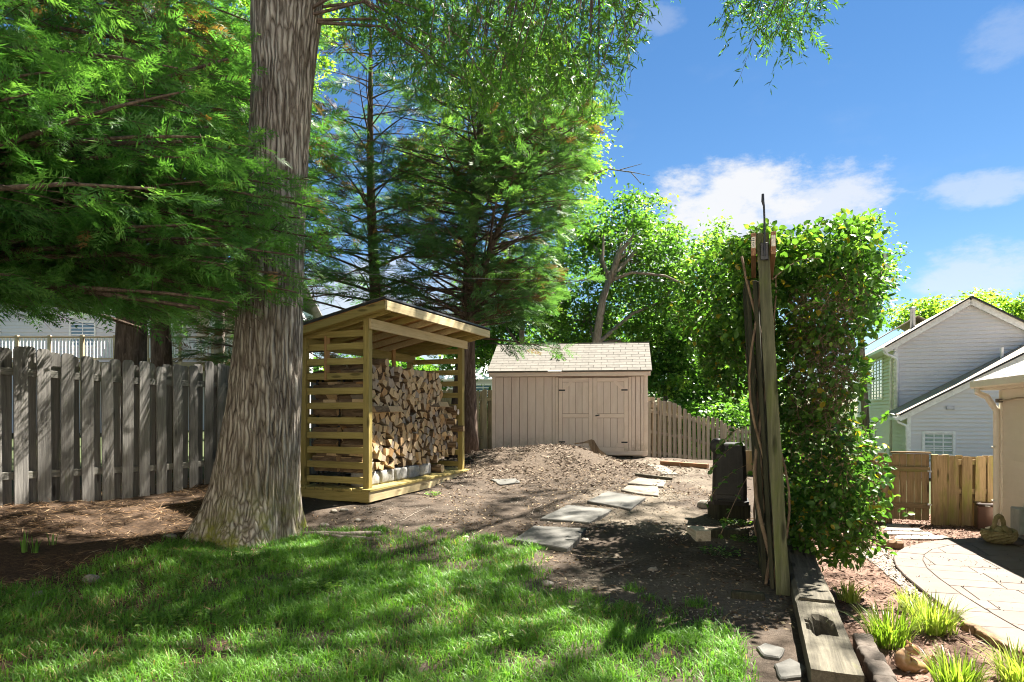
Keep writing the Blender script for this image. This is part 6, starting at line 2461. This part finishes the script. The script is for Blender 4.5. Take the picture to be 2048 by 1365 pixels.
for i, (px, py, d, r_, lb) in enumerate(((1905, 618, 44, 2.0, 'sunny treetop directly behind the neighbour house ridge'), (1838, 628, 46, 1.5, 'treetop left of the flue behind the neighbour house'), (2040, 622, 44, 1.6, 'treetop at the right edge behind the neighbour house'), (1960, 612, 50, 1.8, 'farther treetop right of the neighbour house ridge'))):
    c = pt(px, py, d)
    broadleaf('distant_tree', lb, (c.x, c.y), [(c.x, c.y, c.z - 1.5)], [(c.x, c.y, c.z - .3, r_ * 1.2, r_, r_ * .8), (c.x + r_ * .8, c.y, c.z - .8, r_, r_, r_ * .7)], 90, 50, .25, LY, .2, 61 + i, 'treetops behind the neighbour house', (.55, .15), .6, None, -1.3)


# low growth beyond the fences, one mass of leaves far off
def thicket(name, label, spans, n, size, mat, tint, seed):
    rs = np.random.default_rng(seed)
    parts = []
    for (x0, x1, y0, y1, zb, zt) in spans:
        k = int(n)
        x = rs.uniform(x0, x1, k)
        y = rs.uniform(y0, y1, k)
        top = zb + (zt - zb) * (.45 + .75 * fbm(x * .45, y * .45, seed, 3))
        z = zb + (top - zb) * rs.random(k) ** .7
        p = np.stack([x, y, z], 1)
        keep = fbm(x * 1.1, y * 1.1, z * 1.1, 3) > .42
        p = p[keep]
        d = rs.normal(0, 1, (len(p), 3))
        d[:, 2] = d[:, 2] * .5 - .2
        ln = rs.uniform(.7, 1.3, len(p)) * size
        V_, F_ = leaf_quads(p, d, rs.normal(0, .8, len(p)), ln, ln * .55, .18)
        parts.append((V_, F_, np.repeat(np.clip(rs.normal(tint, .17, len(p)) + (fbm(p[:, 0], p[:, 1], p[:, 2], 3) - .5) * .8, 0, 1), 4)))
    Vs = np.concatenate([a for a, b, c in parts])
    o, Fs = 0, []
    for a, b, c in parts:
        Fs.append(b + o)
        o += len(a)
    tag(link(name, np_mesh(name, Vs, np.concatenate(Fs), mat, np.concatenate([c for a, b, c in parts]))), label, 'thicket', kind='stuff')


thicket('far_woodland', 'far green woodland closing the view behind the gardens', [(-4, 16, 36, 44, -.5, 8.5), (-14, -4, 38, 46, 0, 5.5)], 26000, .34, LB, .5, 71)
thicket('undergrowth', 'leafy undergrowth behind the board fences', [(-2.5, 8.5, 21.5, 25, -.2, 2.6), (5, 12, 24, 27, -1, 1.6)], 14000, .17, LB, .42, 73)

# ------------------------------------------------------------------ vine on the trellis
LV = m_leaf('vine_leaf', [(0, (.42, .30, .03)), (.035, (.30, .26, .03)), (.05, (.03, .08, .018)), (.45, (.07, .165, .03)), (.8, (.13, .26, .04)), (1, (.24, .36, .06))], .48, .4, .4)
VSTEM = m_bark('vine_stem', [(.3, (.08, .055, .035)), (.5, (.21, .15, .10)), (.7, (.34, .26, .18))], (1, 1, .4), 20)


def build_vine():
    vb = Vector((2.75, 6.6, hz(2.5, 6.4)))
    v = thing('climbing_vine', 'dense leafy climbing vine bulging over the right side of the trellis', 'vine', vb)
    O = np.array(vb)
    E = [(3.26, 7.1, 2.70, .52, 1.2, .60), (3.12, 7.0, 1.85, .36, 1.1, .65), (3.18, 6.8, .9, .42, 1.05, .65), (3.04, 7.1, 3.08, .58, 1.3, .26), (2.5, 8.0, 2.85, .46, .95, .66),
         (3.06, 6.3, .38, .40, .6, .32), (2.7, 8.0, 2.2, .36, .8, .5), (2.42, 6.1, 3.00, .36, .5, .20), (2.38, 6.7, 2.62, .24, .6, .50)]
    n = 30000
    w = np.array([(e[3] * e[4] + e[4] * e[5] + e[3] * e[5]) for e in E])
    which = rng.choice(len(E), n, p=w / w.sum())
    Ea = np.array(E)[which]
    u = rng.normal(0, 1, (n, 3))
    u /= np.linalg.norm(u, axis=1, keepdims=True)
    rr_ = rng.random(n) ** .3 * (.66 + .78 * fbm(u[:, 0] * 2.2 + which * 3, u[:, 1] * 2.2, u[:, 2] * 2.2, 3))
    P_ = Ea[:, :3] + u * Ea[:, 3:] * rr_[:, None]
    # the face toward the lawn is bare brown tangle low and in the middle
    bare = (P_[:, 1] < 7.7) & (P_[:, 0] < 3.12 + .25 * fbm(P_[:, 2] * 2, P_[:, 1], 4)) & (P_[:, 2] > 1.2) & (P_[:, 2] < 2.72)
    cl = fbm(P_[:, 0] * 2.4, P_[:, 1] * 2.4, P_[:, 2] * 2.4, 3)
    k = np.where(bare, rng.random(n) < .55, cl > .43)
    q = side(P_[:, 0], P_[:, 1])
    k &= ~((q < .02) & (P_[:, 1] < 7.0) & (P_[:, 2] < 2.80) & (which < 8)) & (P_[:, 1] > 5.62)
    k &= P_[:, 2] > -.15
    P_ = P_[k]
    u = u[k]
    m = len(P_)
    d = u * .5 + rand_dirs(m, -.45)
    ln = rng.uniform(.045, .085, m)
    V1, F1 = ovate(P_ - O, d, rng.normal(0, .7, m), ln, ln * rng.uniform(.62, .85, m), .12)
    t1 = np.clip(rng.normal(.52, .17, m) + (fbm(P_[:, 0] * 2, P_[:, 1] * 2, P_[:, 2] * 2, 2) - .5) * .6 + .12 * (P_[:, 2] > 3.0), .06, 1)
    t1[rng.random(m) < .035] = .02
    parts = [(V1, F1, np.repeat(t1, 6))]
    # runners with leaves hanging out to both sides
    mb = MB()
    RP, RD = [], []
    for i in range(230):
        e = E[rng.integers(0, len(E))]
        a = rng.normal(0, 1, 3)
        a /= np.linalg.norm(a)
        p = np.array(e[:3]) + a * np.array(e[3:])
        if side(p[0], p[1]) < .3 and p[1] < 7.3 or p[2] < .3:
            continue
        dd = a * .6 + np.array((rng.uniform(-.2, .5), rng.uniform(-.4, .2), rng.uniform(-.2, .6)))
        pts = [p - a * .2]
        L_ = rng.uniform(.10, .30)
        for s_ in range(6):
            pts.append(pts[-1] + dd * L_ / 5)
            dd = dd + np.array((rng.normal(0, .14), rng.normal(0, .14), -.17))
            for z in (-1, 1):
                RP.append(pts[-1].copy())
                RD.append(dd + rng.normal(0, .7, 3))
        mb.tube([x - O for x in pts], .0035, 3, False)
    # leafy shoots crossing in front of the bin
    for (x0, y0, x1, y1, d_) in ((1500, 880, 1415, 950, 6.4), (1495, 930, 1412, 1010, 6.3), (1530, 900, 1440, 1075, 6.0), (1510, 850, 1430, 905, 6.3), (1545, 560, 1640, 520, 5.4), (1560, 640, 1660, 610, 5.6), (1700, 1010, 1815, 1030, 6.6), (1720, 900, 1780, 830, 6.8)):
        pts = []
        for s_ in np.linspace(0, 1, 9):
            p = np.array(pt(x0 + (x1 - x0) * s_, y0 + (y1 - y0) * s_ - 16 * math.sin(s_ * 3), d_ + .2 * (1 - s_)))
            pts.append(p)
            if s_ > .15:
                for z in (-1, 1):
                    RP.append(p)
                    RD.append(rng.normal(0, .8, 3) + np.array((-.3, -.6, -.1)))
        mb.tube([x - O for x in pts], .0035, 4, False)
    RP, RD = np.array(RP), np.array(RD)
    ln = rng.uniform(.045, .08, len(RP))
    V2, F2 = ovate(RP - O, RD, rng.normal(0, .7, len(RP)), ln, ln * .75, .1)
    parts.append((V2, F2, np.repeat(np.clip(rng.normal(.62, .15, len(RP)), .1, 1), 6)))
    crown_obj(v, parts, LV, 'leaves')
    # the dry tangle of stems
    for i in range(1500):
        e = E[rng.choice([0, 1, 1, 1, 2, 2, 0, 5, 4, 6])]
        a = rng.normal(0, 1, 3)
        a /= np.linalg.norm(a)
        p = np.array(e[:3]) + a * np.array(e[3:]) * rng.uniform(.3, .93)
        if i % 5 < 2:
            p = np.array((rng.uniform(2.75, 3.35), rng.uniform(6.0, 7.2), rng.uniform(1.2, 2.75)))
        elif rng.random() < .55:
            p[1] = e[1] - e[4] * rng.uniform(.45, .9)
        dd = rng.normal(0, 1, 3) * np.array((1, .6, 1.2)) + np.array((0, 0, -.4))
        pts = []
        st = rng.uniform(.05, .10)
        for s_ in range(8):
            if side(p[0], p[1]) < .08 and p[1] < 7.4 or min((((p - np.array(q_[:3])) / np.array(q_[3:])) ** 2).sum() for q_ in E) > 1.0:
                break
            pts.append(p - O)
            dd = dd / np.linalg.norm(dd)
            p = p + dd * st
            dd = dd + rng.normal(0, .38, 3) + np.array((0, 0, -.06))
        if len(pts) > 2:
            r_ = rng.uniform(.0018, .0042)
            mb.tube(pts, r_, 3, False)
    tag(mb.build('stems', VSTEM, v), kind='stuff')
    # woody main stems climbing the slats
    for i in range(15):
        s_ = rng.uniform(.15, 2.6)
        p0 = np.array(TP) + U * s_
        off = rng.choice([-.14, -.10, -.03, -.07, .05])
        pts = []
        for z in np.linspace(-.05, 2.8, 15):
            yy = off - lean * z / TH + .07 * math.sin(z * 3.1 + i * 1.9)
            pp = p0 + U * .09 * math.sin(z * 2.3 + i) + V * yy
            pts.append((pp[0] - O[0], pp[1] - O[1], TZ + z - O[2]))
        r_ = rng.uniform(.010, .024)
        MB().tube(pts, list(np.linspace(r_, r_ * .55, 15)), 7).build('woody_stem', VSTEM, v, smooth=True)


build_vine()


# ------------------------------------------------------------------ liriope clumps, shoots, weeds
LIR = m_leaf('liriope_leaf', [(0, (.07, .13, .015)), (.4, (.16, .24, .03)), (.75, (.34, .40, .08)), (1, (.55, .56, .22))], .5, .4, .4)


def clump(name, label, pos, n, h, spread, mat, tint, seed, group=None, wd=(.006, .011)):
    rs = np.random.default_rng(seed)
    an = rs.uniform(0, 2 * math.pi, n)
    r_ = spread * .38 * np.sqrt(rs.random(n))
    p = np.stack([r_ * np.cos(an), r_ * np.sin(an), np.zeros(n)], 1)
    a2 = an + rs.normal(0, .5, n)
    L_ = rs.uniform(.55, 1.15, n) * h
    W_ = rs.uniform(*wd, n)
    out = rs.uniform(.15, 1.0, n) * spread / h * .62
    dx = np.stack([np.cos(a2), np.sin(a2), 0 * a2], 1)
    sx = np.stack([-np.sin(a2), np.cos(a2), 0 * a2], 1)
    rungs = []
    seg = 6
    for k in range(seg + 1):
        s_ = k / seg
        c = p + dx * (L_ * out * s_ ** 1.5)[:, None] + np.array((0, 0, 1)) * (L_ * (s_ - .48 * np.minimum(out, 1.1) * s_ ** 2.6))[:, None]
        w = (W_ * (1 - s_ ** 3) * .5 + .0004)[:, None]
        rungs.append(c - sx * w)
        rungs.append(c + sx * w)
    V_ = np.stack(rungs, 1).reshape(-1, 3)
    b = np.arange(n)[:, None] * (2 * (seg + 1))
    F_ = np.concatenate([b + np.array([[2 * k, 2 * k + 1, 2 * k + 3, 2 * k + 2]]) for k in range(seg)], 1).reshape(-1, 4)
    tt = np.repeat(np.clip(rs.normal(tint, .2, n), 0, 1), 2 * (seg + 1))
    t = thing(name, label, 'plant', pos, 0, group)
    link('leaves', np_mesh('leaves', V_, F_, mat, tt), t)
    # the crown the leaves rise from
    P_, F2 = blob(spread * .17, seed, 1, .2, (1, 1, .35))
    link('root_crown', np_mesh('root_crown', P_, F2, VSTEM), t)
    return t


lp = lambda px, py: (lambda q: (q[0], q[1], float(low_z(0, q[1]))))(lowpt(px, py))
GLr = 'liriope clumps in the mulch bed'
clump('liriope_plant', 'small yellowish liriope clump nearest the retaining timber', lp(1698, 1203), 120, .20, .24, LIR, .72, 1, GLr)
clump('liriope_plant', 'full green liriope clump in the middle of the mulch bed', lp(1776, 1288), 260, .30, .36, LIR, .38, 2, GLr)
clump('liriope_plant', 'large sunlit yellow liriope clump against the patio border', lp(1868, 1262), 280, .29, .40, LIR, .66, 3, GLr)
clump('liriope_plant', 'pale small liriope clump left part of the sunlit pair by the patio', lp(1822, 1222), 110, .22, .24, LIR, .75, 4, GLr)
clump('liriope_plant', 'green liriope clump at the bottom edge behind the figurine', lp(1915, 1388), 220, .27, .30, LIR, .40, 5, GLr)
clump('liriope_plant', 'yellow liriope clump cut off by the right bottom corner', lp(2045, 1372), 200, .28, .34, LIR, .66, 6, GLr)
SHOOT = m_leaf('iris_leaf', [(0, (.05, .12, .02)), (.5, (.10, .21, .035)), (1, (.18, .30, .06))], .4, .4, .4)
for i, (px, py, h, lb) in enumerate(((48, 1106, .20, 'tallest green iris shoot left in the needle litter'), (70, 1108, .16, 'broader iris shoot right of the tallest one'), (106, 1092, .14, 'small lone iris shoot farthest right'))):
    g = G(px, py)
    clump('iris_shoot', lb, tuple(g), (7, 9, 4)[i], h, .07, SHOOT, .5, 30 + i, 'iris shoots by the left fence', (.012, .02))
WEED = m_leaf('weed_leaf', [(0, (.04, .10, .015)), (.5, (.10, .20, .03)), (1, (.20, .32, .05))], .4, .4, .4)


def weed(label, px, py, r_, n, seed):
    rs = np.random.default_rng(seed)
    g = G(px, py)
    t = thing('weed', label, 'plant', tuple(g), 0, 'low weeds on the dirt')
    a = rs.uniform(0, 6.28, n)
    rr_ = r_ * np.sqrt(rs.random(n))
    p = np.stack([rr_ * np.cos(a), rr_ * np.sin(a), rs.uniform(.01, .06, n)], 1)
    d = np.stack([np.cos(a), np.sin(a), rs.uniform(-.1, .5, n)], 1)
    ln = rs.uniform(.025, .05, n)
    V_, F_ = ovate(p, d, rs.normal(0, .4, n), ln, ln * .6)
    link('leaves', np_mesh('leaves', V_, F_, WEED, np.repeat(rs.random(n), 6)), t)
    mb = MB()
    for q in p[::3]:
        mb.tube([(q[0] * .2, q[1] * .2, -.01), tuple(q)], .0018, 3, False)
    mb.build('stalks', WEED, t)


weed('small leafy weed before the woodshed deck', 865, 992, .10, 60, 1)
weed('bright low weed patch under the upside down bin', 1470, 1050, .16, 120, 2)
weed('thin weed patch left of the trellis slats', 1440, 1110, .20, 90, 3)
weed('clover patch in the lawn below the oak', 640, 1180, .16, 130, 5)
weed('broad leaved weed in the lawn centre foreground', 1000, 1290, .12, 60, 6)
weed('clover patch at the lower left of the lawn', 330, 1250, .2, 150, 7)
weed('low weed at the lawn edge beside the sandy patch', 1180, 1230, .12, 60, 8)
weed('sparse weed by the dark sleeper', 1490, 1085, .14, 70, 4)

# ------------------------------------------------------------------ wire, twigs, board on the oak
wa, wb = pt(585, 541, 7.35), pt(1505, 561, 7.5)
pts = []
for s_ in np.linspace(0, 1, 25):
    p = wa.lerp(wb, s_)
    p.z -= .05 * 4 * s_ * (1 - s_)
    pts.append(tuple(p))
o = MB().tube(pts, .0024, 5).build('clothesline_wire', m_flat('grey_wire', (.12, .12, .12), .6, .3))
tag(o, 'thin grey wire strung from the oak trunk to the trellis', 'wire')
w0 = pt(545, 565, 7.0)
o = board('wooden_block', (.10, .06, .22), W_RED, None, (w0.x, w0.y, w0.z), (0, 0, .5))
tag(o, 'small orange wooden block nailed to the oak under the cypress sprays', 'block')


def stick(label, a, b, r_, seed, kink=.05, twigs=2):
    rs = np.random.default_rng(seed)
    A, B = G(*a), G(*b)
    pts = []
    for s_ in np.linspace(0, 1, 8):
        p = A.lerp(B, s_)
        q = Vector((p.x + rs.normal(0, kink * .2), p.y + rs.normal(0, kink * .2), 0))
        q.z = hz(q.x, q.y) + r_ * 1.2
        pts.append(tuple(q))
    mb = MB().tube(pts, list(np.linspace(r_, r_ * .5, 8)), 6)
    for k in range(twigs):
        p = np.array(pts[2 + k * 2])
        mb.tube([tuple(p), tuple(p + np.array((rs.normal(0, .12), rs.normal(0, .12), .02)))], r_ * .35, 4)
    tag(mb.build('fallen_stick', GREYBARK), label, 'stick', 'fallen sticks on the ground')


stick('long grey fallen stick at the left edge of the lawn', (60, 1222), (140, 1188), .012, 1)
stick('dark fallen stick on the sandy dirt near the trellis', (1205, 1147), (1275, 1122), .010, 2)
stick('thin stick by the stepping stones left side', (1060, 1030), (1085, 1010), .008, 3)
stick('short twig on the dirt before the woodshed', (800, 1045), (850, 1020), .006, 4)
stick('curved stick lying along the mound crest', (1000, 893), (1085, 888), .012, 5)
# leafy twig lying on the shed roof
tw = thing('fallen_twig', 'small leafy twig lying on the shed roof', 'twig', (slx, sly, sz), sang)
tx, ty = cx(625), .45
tz = rez + (ty - re0) * rr + .05
MB().tube([(tx - .05, ty - .12, tz - .06), (tx, ty, tz), (tx + .10, ty + .08, tz + .05), (tx + .22, ty + .1, tz + .06)], .006, 4).build('stem', GREYBARK, tw)
n = 26
p = np.stack([rng.normal(tx + .06, .07, n), rng.normal(ty, .08, n), np.zeros(n)], 1)
p[:, 2] = tz + (p[:, 1] - ty) * rr + .01
V_, F_ = leaf_quads(p, rand_dirs(n, 0, .3), rng.normal(0, .4, n), rng.uniform(.06, .11, n), rng.uniform(.03, .05, n))
link('leaves', np_mesh('leaves', V_, F_, LB, np.repeat(rng.uniform(.1, .5, n), 4)), tw)
print('SPRAYS', cnt, 'TRIS', sum(len(o.data.loop_triangles) if o.data.loop_triangles else sum(len(q.vertices) - 2 for q in o.data.polygons) for o in sc.objects if o.type == 'MESH' and len(o.data.polygons) > 20000) if False else '')
